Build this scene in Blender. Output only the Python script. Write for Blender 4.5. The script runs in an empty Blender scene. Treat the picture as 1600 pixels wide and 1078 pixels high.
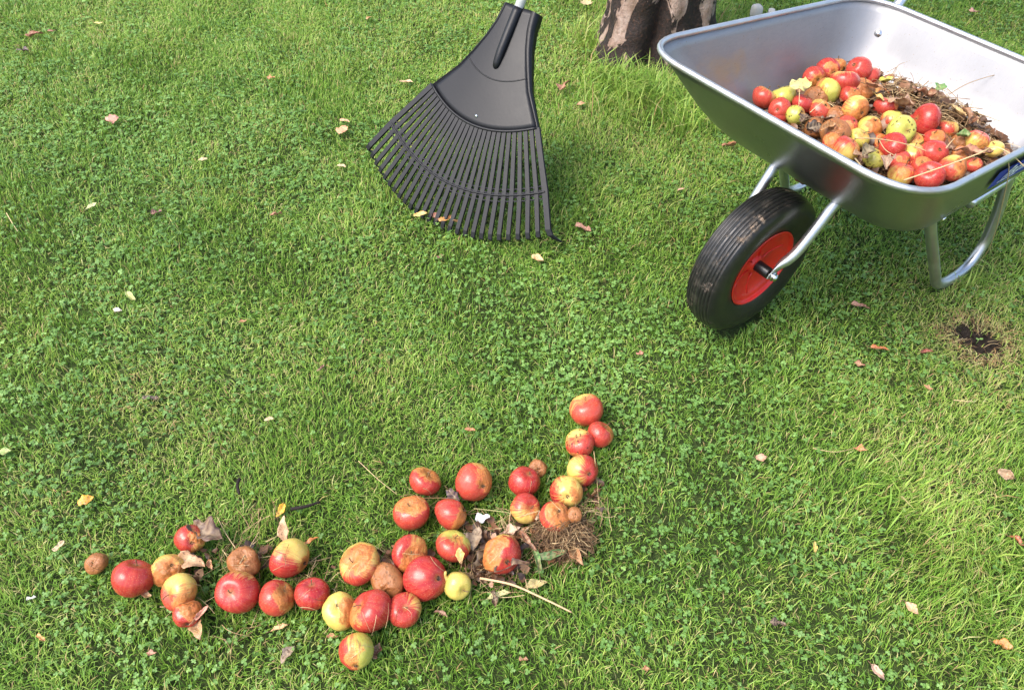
import bpy, math
import numpy as np
from mathutils import Vector, Matrix
rng = np.random.default_rng(7)
S = bpy.context.scene
COL = S.collection
R = math.radians

# ------------------------------------------------------------------ camera, world, sun
F, PITCH, CAMH, ROLL = 1199.5, 0.83748, 1.4662, -0.0121     # focal length in pixels of a 1600 px wide picture
RT = np.array([1, 0, 0.]); UP = np.array([0, math.sin(PITCH), math.cos(PITCH)]); FW = np.array([0, math.cos(PITCH), -math.sin(PITCH)])
cr, sr = math.cos(ROLL), math.sin(ROLL)
RC, UC = cr * RT - sr * UP, sr * RT + cr * UP
CAM = np.array([0, 0, CAMH])
cd = bpy.data.cameras.new('camera'); cam = bpy.data.objects.new('camera', cd); COL.objects.link(cam)
cd.sensor_width = 36; cd.lens = 36 * F / 1600; cd.clip_start = .02; cd.clip_end = 500
m = Matrix.Identity(4)
for i in range(3):
    m[i][0], m[i][1], m[i][2], m[i][3] = RC[i], UC[i], -FW[i], CAM[i]
cam.matrix_world = m
S.camera = cam
SUN = Vector((-.62, -.30, 1.05)).normalized()               # towards the sun
elev = math.asin(SUN.z); azim = math.atan2(SUN.x, SUN.y)
W = bpy.data.worlds.new('World'); S.world = W; W.use_nodes = True
nt = W.node_tree; bg = nt.nodes['Background']
sky = nt.nodes.new('ShaderNodeTexSky'); sky.sky_type = 'NISHITA'; sky.sun_disc = False
sky.sun_elevation = elev; sky.sun_rotation = azim; sky.air_density = 1.0; sky.dust_density = 4; sky.ozone_density = 1.0
nt.links.new(sky.outputs[0], bg.inputs[0]); bg.inputs[1].default_value = .15
sl = bpy.data.lights.new('sun', 'SUN'); sl.energy = 1.4; sl.angle = R(38); sl.color = (1, .97, .93)
so = bpy.data.objects.new('sun', sl); COL.objects.link(so)
so.rotation_euler = SUN.to_track_quat('Z', 'Y').to_euler()
S.view_settings.view_transform = 'Standard'; S.view_settings.look = 'None'
S.view_settings.exposure = 1.47; S.view_settings.gamma = 1

# ------------------------------------------------------------------ helpers
def ray(x, y):
    d = (x - 800) / F * RC - (y - 539) / F * UC + FW
    return d
def at(x, y, z=0.):
    d = ray(x, y); return CAM + d * ((z - CAMH) / d[2])
def depth(p): return float((np.asarray(p) - CAM) @ FW)

def tag(o, label=None, cat=None, group=None, kind=None):
    if label: o['label'] = label
    if cat: o['category'] = cat
    if group: o['group'] = group
    if kind: o['kind'] = kind
    return o
def empty(name, loc, rz=0):
    o = bpy.data.objects.new(name, None); COL.objects.link(o); o.location = loc; o.rotation_euler = (0, 0, rz)
    o.empty_display_size = .05
    return o
def meshobj(name, V, Fc, mat, parent=None, smooth=True, loc=None):
    me = bpy.data.meshes.new(name)
    me.from_pydata([tuple(map(float, v)) for v in V], [], [tuple(map(int, f)) for f in Fc])
    if smooth: me.polygons.foreach_set('use_smooth', np.ones(len(me.polygons), bool))
    me.materials.append(mat); me.update()
    o = bpy.data.objects.new(name, me); COL.objects.link(o)
    if parent: o.parent = parent
    if loc is not None: o.location = loc
    return o
def bigmesh(name, V, nv, nf, loop_idx, loop_tot, mat, tint=None):
    me = bpy.data.meshes.new(name)
    me.vertices.add(nv); me.vertices.foreach_set('co', V.astype(np.float32).ravel())
    me.loops.add(len(loop_idx)); me.loops.foreach_set('vertex_index', loop_idx.astype(np.int32))
    me.polygons.add(nf)
    st = np.concatenate([[0], np.cumsum(loop_tot)[:-1]])
    me.polygons.foreach_set('loop_start', st.astype(np.int32)); me.polygons.foreach_set('loop_total', loop_tot.astype(np.int32))
    if tint is not None:
        for k, a in tint.items():
            at_ = me.attributes.new(k, 'FLOAT', 'POINT'); at_.data.foreach_set('value', a.astype(np.float32))
    me.materials.append(mat); me.update(calc_edges=True)
    o = bpy.data.objects.new(name, me); COL.objects.link(o)
    return o
def grid_faces(n, mm, wrap_m=True, off=0):
    Fc = []
    for i in range(n - 1):
        for j in range(mm if wrap_m else mm - 1):
            a = off + i * mm + j; b = off + i * mm + (j + 1) % mm
            Fc.append((a, b, b + mm, a + mm))
    return Fc
def catmull(P, n=8, closed=False):
    P = np.array(P, float); out = []
    N = len(P)
    for i in range(N if closed else N - 1):
        if closed: p0, p1, p2, p3 = P[i - 1], P[i], P[(i + 1) % N], P[(i + 2) % N]
        else: p0, p1, p2, p3 = P[max(i - 1, 0)], P[i], P[i + 1], P[min(i + 2, N - 1)]
        for t in np.arange(n) / n:
            out.append(.5 * (2 * p1 + (p2 - p0) * t + (2 * p0 - 5 * p1 + 4 * p2 - p3) * t * t + (3 * p1 - p0 - 3 * p2 + p3) * t ** 3))
    if not closed: out.append(P[-1])
    return np.array(out)
def tube(P, rad, seg=14, closed=False, flat=None, cap=True):
    """rad: number or list per point; flat: list per point (squash across second axis)"""
    P = np.array(P, float); N = len(P)
    rad = np.broadcast_to(rad, (N,)); flat = np.ones(N) if flat is None else np.array(flat)
    T = np.roll(P, -1, 0) - np.roll(P, 1, 0)
    if not closed: T[0] = P[1] - P[0]; T[-1] = P[-1] - P[-2]
    T /= np.linalg.norm(T, axis=1)[:, None] + 1e-12
    u = np.cross(T[0], [0, 0, 1.]);
    if np.linalg.norm(u) < .05: u = np.cross(T[0], [1., 0, 0])
    V = []
    for i in range(N):
        u = u - T[i] * (u @ T[i]); u /= np.linalg.norm(u); v = np.cross(T[i], u)
        for k in range(seg):
            a = 2 * math.pi * k / seg
            V.append(P[i] + rad[i] * (math.cos(a) * u * flat[i] + math.sin(a) * v * (1 + (1 - flat[i]) * .45)))
    Fc = grid_faces(N, seg)
    if closed:
        for k in range(seg): Fc.append(((N - 1) * seg + k, (N - 1) * seg + (k + 1) % seg, (k + 1) % seg, k))
    elif cap:
        Fc.append(tuple(range(seg))[::-1]); Fc.append(tuple((N - 1) * seg + k for k in range(seg)))
    return V, Fc
class MB:
    def __init__(s): s.V = []; s.F = []
    def add(s, VF):
        o = len(s.V); s.V += list(VF[0]); s.F += [tuple(i + o for i in f) for f in VF[1]]; return s
    def build(s, name, mat, parent=None, **k): return meshobj(name, s.V, s.F, mat, parent, **k)
_ph = rng.uniform(0, 6.28, (3, 64)); _dir = rng.normal(size=(64, 3)); _dir /= np.linalg.norm(_dir, axis=1)[:, None]
def snoise(P, freq, seed=0, octs=3):
    """smooth pseudo noise about 0, roughly -1..1"""
    P = np.atleast_2d(P); r = np.zeros(len(P)); a = 1; tot = 0
    for o in range(octs):
        for k in range(6):
            j = (seed * 13 + o * 7 + k * 3) % 64
            r += a * np.sin(P @ _dir[j] * freq * (1 + .35 * (k % 3)) + _ph[k % 3, j] + 1.7 * np.sin(P @ _dir[(j + 9) % 64] * freq * .7 + _ph[(k + 1) % 3, j]))
        tot += a * 2.4; a *= .5; freq *= 2.1
    return r / tot

# ------------------------------------------------------------------ materials
def mat(name):
    mm = bpy.data.materials.new(name); mm.use_nodes = True
    return mm, mm.node_tree, mm.node_tree.nodes['Principled BSDF']
def N(nt, t, **k):
    n = nt.nodes.new('ShaderNode' + t)
    for a, b in k.items(): setattr(n, a, b)
    return n
def noise(nt, scale, detail=4, rough=.55, vec=None, coord='Object', dist=0):
    n = N(nt, 'TexNoise'); n.inputs['Scale'].default_value = scale; n.inputs['Detail'].default_value = detail; n.inputs['Roughness'].default_value = rough
    n.inputs['Distortion'].default_value = dist
    if vec is None:
        tc = N(nt, 'TexCoord'); vec = tc.outputs[coord]
    nt.links.new(vec, n.inputs['Vector']); return n.outputs['Fac']
def ramp(nt, fac, stops):
    r = N(nt, 'ValToRGB'); e = r.color_ramp.elements
    while len(e) < len(stops): e.new(.5)
    for i, (p, c) in enumerate(stops):
        e[i].position = p; e[i].color = (*c, 1) if not isinstance(c, (int, float)) else (c, c, c, 1)
    if fac is not None: nt.links.new(fac, r.inputs[0])
    return r.outputs[0]
def mix(nt, fac, a, b, mode='MIX'):
    mx = N(nt, 'Mix', data_type='RGBA', blend_type=mode)
    for s, v in ((0, fac), (6, a), (7, b)):
        if isinstance(v, (int, float)): mx.inputs[s].default_value = v
        elif isinstance(v, tuple): mx.inputs[s].default_value = (*v, 1)
        else: nt.links.new(v, mx.inputs[s])
    return mx.outputs[2]
def math_(nt, op, a, b=0., c=None):
    mm = N(nt, 'Math', operation=op)
    for i, v in enumerate((a, b, c)):
        if v is None: continue
        if isinstance(v, (int, float)): mm.inputs[i].default_value = v
        else: nt.links.new(v, mm.inputs[i])
    return mm.outputs[0]
def bump(nt, p, h, strength, dist=.002):
    b = N(nt, 'Bump'); b.inputs['Strength'].default_value = strength; b.inputs['Distance'].default_value = dist
    nt.links.new(h, b.inputs['Height']); nt.links.new(b.outputs[0], p.inputs['Normal'])
def attr(nt, name):
    a = N(nt, 'Attribute'); a.attribute_name = name; return a.outputs['Fac']

def leafy(name, stops, rough, trans, spec=.4):
    mm, nt, p = mat(name)
    c = ramp(nt, attr(nt, 'tint'), stops)
    nt.links.new(c, p.inputs['Base Color']); p.inputs['Roughness'].default_value = rough; p.inputs['Specular IOR Level'].default_value = spec
    tr = N(nt, 'BsdfTranslucent'); nt.links.new(c, tr.inputs[0])
    ms = N(nt, 'MixShader'); ms.inputs[0].default_value = trans
    out = nt.nodes['Material Output']
    nt.links.new(p.outputs[0], ms.inputs[1]); nt.links.new(tr.outputs[0], ms.inputs[2]); nt.links.new(ms.outputs[0], out.inputs[0])
    return mm
M = {}
M['grass'] = leafy('grass_blade', [(0, (.040, .100, .012)), (.35, (.112, .245, .027)), (.6, (.225, .390, .052)), (.78, (.38, .48, .10)), (.9, (.48, .46, .19)), (1, (.42, .27, .12))], .42, .36, .3)
M['clover'] = leafy('clover_leaf', [(0, (.052, .116, .022)), (.5, (.128, .255, .056)), (.85, (.19, .34, .085)), (1, (.26, .43, .11))], .45, .3, .3)
M['hay'] = leafy('dry_straw', [(0, (.045, .024, .012)), (.3, (.17, .095, .042)), (.6, (.40, .28, .14)), (.85, (.60, .46, .25)), (1, (.22, .27, .08))], .6, .15, .3)
# soil and thatch
mm, nt, p = mat('soil_thatch'); M['soil'] = mm
a = noise(nt, 55, 6, .7); b = noise(nt, 6, 4, .6)
c = mix(nt, b, ramp(nt, a, [(.3, (.012, .016, .006)), (.6, (.045, .055, .018)), (.8, (.12, .12, .045))]), ramp(nt, a, [(.3, (.010, .020, .005)), (.7, (.045, .085, .018))]))
g = N(nt, 'TexCoord'); vd = N(nt, 'VectorMath', operation='DISTANCE'); nt.links.new(g.outputs['Object'], vd.inputs[0]); HOLE = at(1532, 527); vd.inputs[1].default_value = (*HOLE[:2], -.03)
hd = math_(nt, 'ADD', vd.outputs['Value'], math_(nt, 'MULTIPLY', noise(nt, 22, 3), .06))
c = mix(nt, ramp(nt, hd, [(.085, 1), (.13, 0)]), c, ramp(nt, a, [(.3, (.006, .005, .004)), (.75, (.05, .038, .03))]))
# far away the sheet itself carries the turf colour
far = N(nt, 'VectorMath', operation='LENGTH'); nt.links.new(g.outputs['Object'], far.inputs[0])
c = mix(nt, ramp(nt, math_(nt, 'MULTIPLY', far.outputs['Value'], .1), [(.42, 0), (.6, 1)]), c, ramp(nt, a, [(.25, (.03, .07, .012)), (.7, (.10, .19, .035))]))
nt.links.new(c, p.inputs['Base Color']); p.inputs['Roughness'].default_value = .95; p.inputs['Specular IOR Level'].default_value = .15
bump(nt, p, a, 1, .01)

def galv(name, rough, col, dirt=.35, bscale=9):
    mm, nt, p = mat(name); inner_ = 'inner' in name
    n1 = noise(nt, bscale, 5, .6); n2 = noise(nt, 70, 3, .6); n3 = noise(nt, 3.3, 5, .65, dist=.6)
    c = mix(nt, ramp(nt, n1, [(.35, 0), (.7, 1)]), tuple(.86 * x for x in col), col)
    c = mix(nt, math_(nt, 'MULTIPLY', ramp(nt, n3, [(.56, 0), (.68, 1)]), dirt), c, (.36, .29, .21))
    sp = ramp(nt, noise(nt, 260, 2, .5), [(.70, 0), (.74, 1)])
    c = mix(nt, math_(nt, 'MULTIPLY', sp, dirt), c, (.22, .15, .09))
    nt.links.new(c, p.inputs['Base Color']); p.inputs['Metallic'].default_value = .62 if inner_ else .93
    mpg = N(nt, 'Mapping'); tcg = N(nt, 'TexCoord'); nt.links.new(tcg.outputs['Object'], mpg.inputs[0]); mpg.inputs['Scale'].default_value = (1.2, 14, 3); mpg.inputs['Rotation'].default_value = (.3, .2, .5)
    scr = ramp(nt, noise(nt, 9, 6, .8, vec=mpg.outputs[0]), [(.44, 0), (.5, 1), (.53, 0)])
    r = math_(nt, 'ADD', math_(nt, 'ADD', math_(nt, 'MULTIPLY', n1, .16), math_(nt, 'MULTIPLY', scr, .16 if inner_ else .04)), rough - .06)
    r = math_(nt, 'ADD', r, math_(nt, 'MULTIPLY', n3, .08))
    nt.links.new(r, p.inputs['Roughness'])
    h = math_(nt, 'ADD', math_(nt, 'MULTIPLY', noise(nt, 4.5, 2, .4), 3.), math_(nt, 'MULTIPLY', n2, .12))
    bump(nt, p, h, .22, .006)
    return mm
M['tray'] = galv('galvanised_sheet', .24, (.31, .32, .33))
M['rim'] = galv('galvanised_rim', .38, (.62, .63, .64), .8, 20)
M['tube'] = galv('galvanised_tube', .27, (.56, .58, .59), .25, 25)
M['tray_in'] = galv('galvanised_inner_sheet', .36, (.31, .312, .32), .85, 6)
mm, nt, p = mat('zinc_bolt'); M['bolt'] = mm
p.inputs['Base Color'].default_value = (.75, .76, .74, 1); p.inputs['Metallic'].default_value = 1; p.inputs['Roughness'].default_value = .22
mm, nt, p = mat('rubber'); M['rubber'] = mm
tc = N(nt, 'TexCoord'); sep = N(nt, 'SeparateXYZ'); nt.links.new(tc.outputs['Object'], sep.inputs[0])
mud = noise(nt, 16, 6, .7, dist=.5); fine = noise(nt, 190, 3, .6)
tread = ramp(nt, math_(nt, 'MULTIPLY', math_(nt, 'ABSOLUTE', sep.outputs[1]), 10), [(.34, 1), (.42, 0)])
mk = math_(nt, 'MULTIPLY', math_(nt, 'MULTIPLY', ramp(nt, mud, [(.57, 0), (.66, 1)]), tread), ramp(nt, noise(nt, 85, 4, .7), [(.44, 0), (.54, .85)]))
dust = math_(nt, 'MULTIPLY', ramp(nt, noise(nt, 40, 5, .7), [(.5, 0), (.75, 1)]), math_(nt, 'ADD', math_(nt, 'MULTIPLY', tread, .4), .12))
specks = ramp(nt, fine, [(.70, 0), (.74, 1)])
c = mix(nt, dust, (.012, .012, .012), (.10, .085, .07)); c = mix(nt, math_(nt, 'MULTIPLY', specks, .45), c, (.35, .28, .2))
c = mix(nt, mk, c, mix(nt, fine, (.12, .08, .055), (.34, .26, .19)))
nt.links.new(c, p.inputs['Base Color']); nt.links.new(math_(nt, 'ADD', math_(nt, 'MULTIPLY', mk, .5), math_(nt, 'ADD', math_(nt, 'MULTIPLY', mud, .2), .25)), p.inputs['Roughness'])
bump(nt, p, math_(nt, 'ADD', math_(nt, 'MULTIPLY', mk, 1.5), math_(nt, 'MULTIPLY', fine, .15)), .6, .003)
mm, nt, p = mat('red_rim_plastic'); M['red'] = mm
c = mix(nt, ramp(nt, noise(nt, 30, 5, .7), [(.5, 0), (.8, 1)]), (.62, .018, .012), (.42, .04, .03))
c = mix(nt, math_(nt, 'MULTIPLY', ramp(nt, noise(nt, 150, 3), [(.66, 0), (.72, 1)]), .35), c, (.4, .25, .18))
nt.links.new(c, p.inputs['Base Color']); p.inputs['Roughness'].default_value = .36
def plain(name, col, rough, spec=.5, nscale=60, amt=.25, metal=0):
    mm, nt, p = mat(name)
    c = mix(nt, noise(nt, nscale, 4, .65), tuple(x * (1 - amt) for x in col), tuple(min(1, x * (1 + amt)) for x in col))
    nt.links.new(c, p.inputs['Base Color']); p.inputs['Roughness'].default_value = rough; p.inputs['Specular IOR Level'].default_value = spec; p.inputs['Metallic'].default_value = metal
    bump(nt, p, noise(nt, nscale * 4, 3), .15, .001)
    return mm
M['hub'] = plain('hub_plastic', (.012, .012, .012), .3)
M['grip'] = plain('handle_tube', (.62, .64, .66), .3, metal=.9)
M['sticker'] = plain('sticker_blue', (.03, .045, .36), .5, .15, 40, .2)
M['lettering'] = plain('lettering_white', (.85, .86, .88), .5, .2, 200, .06)
mm, nt, p = mat('rake_plastic'); M['rake'] = mm
n1 = noise(nt, 90, 4, .6); n2 = noise(nt, 9, 4, .6)
c = mix(nt, n2, (.004, .0045, .006), (.008, .0085, .011)); c = mix(nt, math_(nt, 'MULTIPLY', ramp(nt, noise(nt, 130, 2), [(.68, 0), (.73, 1)]), .4), c, (.003, .003, .003))
nt.links.new(c, p.inputs['Base Color']); nt.links.new(math_(nt, 'ADD', math_(nt, 'MULTIPLY', n2, .16), .33), p.inputs['Roughness']); p.inputs['Specular IOR Level'].default_value = .32; bump(nt, p, n1, .2, .001)
M['shaft'] = plain('rake_shaft_metal', (.78, .80, .84), .35, metal=.35)
mm, nt, p = mat('bark'); M['bark'] = mm
tcb = N(nt, 'TexCoord'); mp = N(nt, 'Mapping'); nt.links.new(tcb.outputs['Object'], mp.inputs[0]); mp.inputs['Scale'].default_value = (1, 1, .55)
b1 = noise(nt, 10, 6, .60, vec=mp.outputs[0], dist=.8); b2 = noise(nt, 80, 5, .7); b3 = noise(nt, 28, 4, .7, vec=mp.outputs[0])
dark = ramp(nt, b2, [(.3, (.004, .0025, .002)), (.55, (.018, .008, .005)), (.75, (.085, .036, .018))])
pale = ramp(nt, b3, [(.3, (.15, .09, .06)), (.5, (.29, .20, .155)), (.7, (.40, .31, .26))])
fac = ramp(nt, b1, [(.552, 0), (.566, 1)])
nt.links.new(mix(nt, fac, dark, pale), p.inputs['Base Color']); p.inputs['Roughness'].default_value = .75
bump(nt, p, math_(nt, 'SUBTRACT', math_(nt, 'MULTIPLY', b2, .6), math_(nt, 'MULTIPLY', fac, .7)), 1, .014)
# apples
mm, nt, p = mat('apple_skin'); M['apple'] = mm
oi = N(nt, 'ObjectInfo'); sc = N(nt, 'SeparateColor'); nt.links.new(oi.outputs['Color'], sc.inputs[0])
tc = N(nt, 'TexCoord'); off = N(nt, 'VectorMath', operation='ADD'); nt.links.new(tc.outputs['Object'], off.inputs[0])
cmb = N(nt, 'CombineXYZ'); nt.links.new(math_(nt, 'MULTIPLY', oi.outputs['Random'], 7), cmb.inputs[0]); nt.links.new(cmb.outputs[0], off.inputs[1])
V_ = off.outputs[0]
st = noise(nt, 1, 4, .6, vec=None); 
n_st = nt.nodes[-1]
sxyz = N(nt, 'SeparateXYZ'); nt.links.new(tc.outputs['Object'], sxyz.inputs[0])
ang = math_(nt, 'ARCTAN2', sxyz.outputs[1], sxyz.outputs[0]); ca = math_(nt, 'COSINE', ang); sa = math_(nt, 'SINE', ang)
cm2 = N(nt, 'CombineXYZ'); nt.links.new(math_(nt, 'MULTIPLY', ca, 7.), cm2.inputs[0]); nt.links.new(math_(nt, 'MULTIPLY', sa, 7.), cm2.inputs[1]); nt.links.new(math_(nt, 'ADD', math_(nt, 'MULTIPLY', sxyz.outputs[2], 20), math_(nt, 'MULTIPLY', oi.outputs['Random'], 40)), cm2.inputs[2])
stripe = noise(nt, 1.4, 4, .65, vec=cm2.outputs[0])
blot = noise(nt, 45, 4, .6, vec=V_)
bl = math_(nt, 'ADD', attr(nt, 'blush'), math_(nt, 'ADD', math_(nt, 'MULTIPLY', math_(nt, 'SUBTRACT', stripe, .5), 1.15), math_(nt, 'MULTIPLY', math_(nt, 'SUBTRACT', blot, .5), .5)))
yellow = mix(nt, sc.outputs['Green'], (.58, .39, .08), (.32, .38, .045))
yellow = mix(nt, math_(nt, 'MULTIPLY', blot, .45), yellow, (.62, .48, .18))
redc = mix(nt, sc.outputs['Red'], (.42, .058, .034), (.27, .002, .013))
stripe2 = noise(nt, 4.5, 3, .6, vec=cm2.outputs[0]); big = noise(nt, 22, 3, .6, vec=V_)
redc = mix(nt, ramp(nt, stripe, [(.35, .55), (.62, 0)]), redc, (.50, .10, .05))
redc = mix(nt, ramp(nt, stripe2, [(.42, .5), (.58, 0)]), redc, (.40, .05, .035)); redc = mix(nt, ramp(nt, big, [(.5, 0), (.75, .45)]), redc, (.30, .02, .02))
skin = mix(nt, ramp(nt, bl, [(.30, 0), (.72, 1)]), yellow, redc)
vor = N(nt, 'TexVoronoi'); vor.inputs['Scale'].default_value = 330; nt.links.new(V_, vor.inputs['Vector'])
skin = mix(nt, math_(nt, 'MULTIPLY', ramp(nt, vor.outputs['Distance'], [(.10, 1), (.2, 0)]), .45), skin, (.80, .60, .32))
vs = N(nt, 'TexVoronoi'); vs.inputs['Scale'].default_value = 95; nt.links.new(V_, vs.inputs['Vector'])
spotm = math_(nt, 'MULTIPLY', ramp(nt, math_(nt, 'ADD', vs.outputs['Distance'], math_(nt, 'MULTIPLY', noise(nt, 200, 2, vec=V_), .15)), [(.27, 1), (.34, 0)]), sc.outputs['Blue'])
rotv = math_(nt, 'ADD', attr(nt, 'rot'), math_(nt, 'MULTIPLY', math_(nt, 'SUBTRACT', noise(nt, 60, 5, .7, vec=V_), .5), .9))
rotm = ramp(nt, rotv, [(.42, 0), (.62, 1)])
rotc = ramp(nt, noise(nt, 60, 5, .75, vec=V_), [(.28, (.09, .030, .012)), (.4, (.36, .11, .03)), (.56, (.46, .165, .04)), (.75, (.52, .26, .085))])
edge = ramp(nt, rotv, [(.36, 0), (.46, 1)])
skin = mix(nt, math_(nt, 'MULTIPLY', edge, .6), skin, (.72, .30, .08))
rotc = mix(nt, ramp(nt, math_(nt, 'MULTIPLY', rotv, .5), [(.42, 0), (.7, .8)]), rotc, (.24, .10, .035)); skin = mix(nt, rotm, skin, rotc); skin = mix(nt, spotm, skin, (.03, .015, .006))
core = attr(nt, 'core'); skin = mix(nt, math_(nt, 'MULTIPLY', core, .75), skin, (.30, .16, .05))
nt.links.new(skin, p.inputs['Base Color'])
nt.links.new(math_(nt, 'ADD', math_(nt, 'MULTIPLY', rotm, .16), math_(nt, 'ADD', math_(nt, 'MULTIPLY', blot, .16), .19)), p.inputs['Roughness'])
p.inputs['Subsurface Weight'].default_value = .08; p.inputs['Subsurface Radius'].default_value = (.6, .2, .08); p.inputs['Subsurface Scale'].default_value = .01
p.inputs['Specular IOR Level'].default_value = .42
h = math_(nt, 'ADD', math_(nt, 'MULTIPLY', math_(nt, 'MULTIPLY', noise(nt, 130, 4, .6, vec=V_), rotm), 1.2), math_(nt, 'ADD', math_(nt, 'MULTIPLY', noise(nt, 40, 2, vec=V_), .3), math_(nt, 'MULTIPLY', spotm, -.4)))
bump(nt, p, h, .6, .004)
M['stem'] = plain('apple_stem', (.12, .07, .03), .7)
M['calyx'] = plain('apple_calyx', (.06, .04, .025), .85)
# leaves: colour per object
mm, nt, p = mat('fallen_leaf'); M['leaf'] = mm
oi = N(nt, 'ObjectInfo'); n1 = noise(nt, 55, 5, .7); n2 = noise(nt, 210, 3, .6)
hs = N(nt, 'HueSaturation'); nt.links.new(oi.outputs['Color'], hs.inputs['Color']); nt.links.new(math_(nt, 'ADD', math_(nt, 'MULTIPLY', n1, 1.0), .5), hs.inputs['Value'])
c = mix(nt, ramp(nt, n2, [(.55, 0), (.66, .8)]), hs.outputs[0], (.07, .03, .015)); c = mix(nt, ramp(nt, noise(nt, 30, 4, .7), [(.5, 0), (.62, .55)]), c, (.14, .06, .025))
c = mix(nt, math_(nt, 'MULTIPLY', attr(nt, 'vein'), .35), c, (.55, .42, .25))
nt.links.new(c, p.inputs['Base Color']); p.inputs['Roughness'].default_value = .5
bump(nt, p, n1, .6, .002)
tr = N(nt, 'BsdfTranslucent'); nt.links.new(c, tr.inputs[0]); ms = N(nt, 'MixShader'); ms.inputs[0].default_value = .18
nt.links.new(p.outputs[0], ms.inputs[1]); nt.links.new(tr.outputs[0], ms.inputs[2]); nt.links.new(ms.outputs[0], nt.nodes['Material Output'].inputs[0])
M['litter'] = plain('leaf_mould', (.075, .045, .022), .95, .15, 45, .8)
M['crumb'] = plain('soil_crumb', (.022, .016, .012), .95, .1, 300, .5)
M['deadleaf'] = leafy('dead_leaf_bits', [(0, (.025, .013, .008)), (.4, (.10, .045, .02)), (.75, (.28, .13, .06)), (1, (.45, .28, .15))], .45, .1, .5)
M['twig'] = plain('twig_wood', (.55, .36, .2), .65, .3, 60, .3)
M['stone'] = plain('pale_stone', (.42, .41, .38), .85, .2, 60, .25)
M['dark_twig'] = plain('dark_rotten_wood', (.018, .013, .012), .8, .2, 60, .4)
M['crown'] = leafy('tree_leaf', [(0, (.03, .07, .015)), (1, (.09, .16, .03))], .5, .25)

# ------------------------------------------------------------------ ground
HXY = HOLE[:2]
def gh(x, y):
    P = np.stack([np.ravel(x), np.ravel(y), np.zeros(np.size(x))], 1)
    h = -.021 + .005 * snoise(P, 6, 3) + .0
    d = np.hypot(P[:, 0] - HXY[0], P[:, 1] - HXY[1])
    h -= .045 * np.exp(-(d / .035) ** 2)
    return h
xs = np.unique(np.r_[-60, -30, -15, -8, -5, np.arange(-3, 3.01, .025), 5, 8, 15, 30, 60]); ys = np.unique(np.r_[-60, -30, -15, -8, -4, -1.5, np.arange(0, 4.6, .025), 6, 8, 15, 30, 60])
X, Y = np.meshgrid(xs, ys); Z = gh(X, Y)
V = np.stack([X.ravel(), Y.ravel(), Z], 1); nx, ny = len(xs), len(ys)
idx = np.arange(nx * ny).reshape(ny, nx)
Fq = np.stack([idx[:-1, :-1], idx[:-1, 1:], idx[1:, 1:], idx[1:, :-1]], -1).reshape(-1, 4)
g_o = bigmesh('ground', V, len(V), len(Fq), Fq.ravel(), np.full(len(Fq), 4), M['soil'])
tag(g_o, kind='structure')

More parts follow.
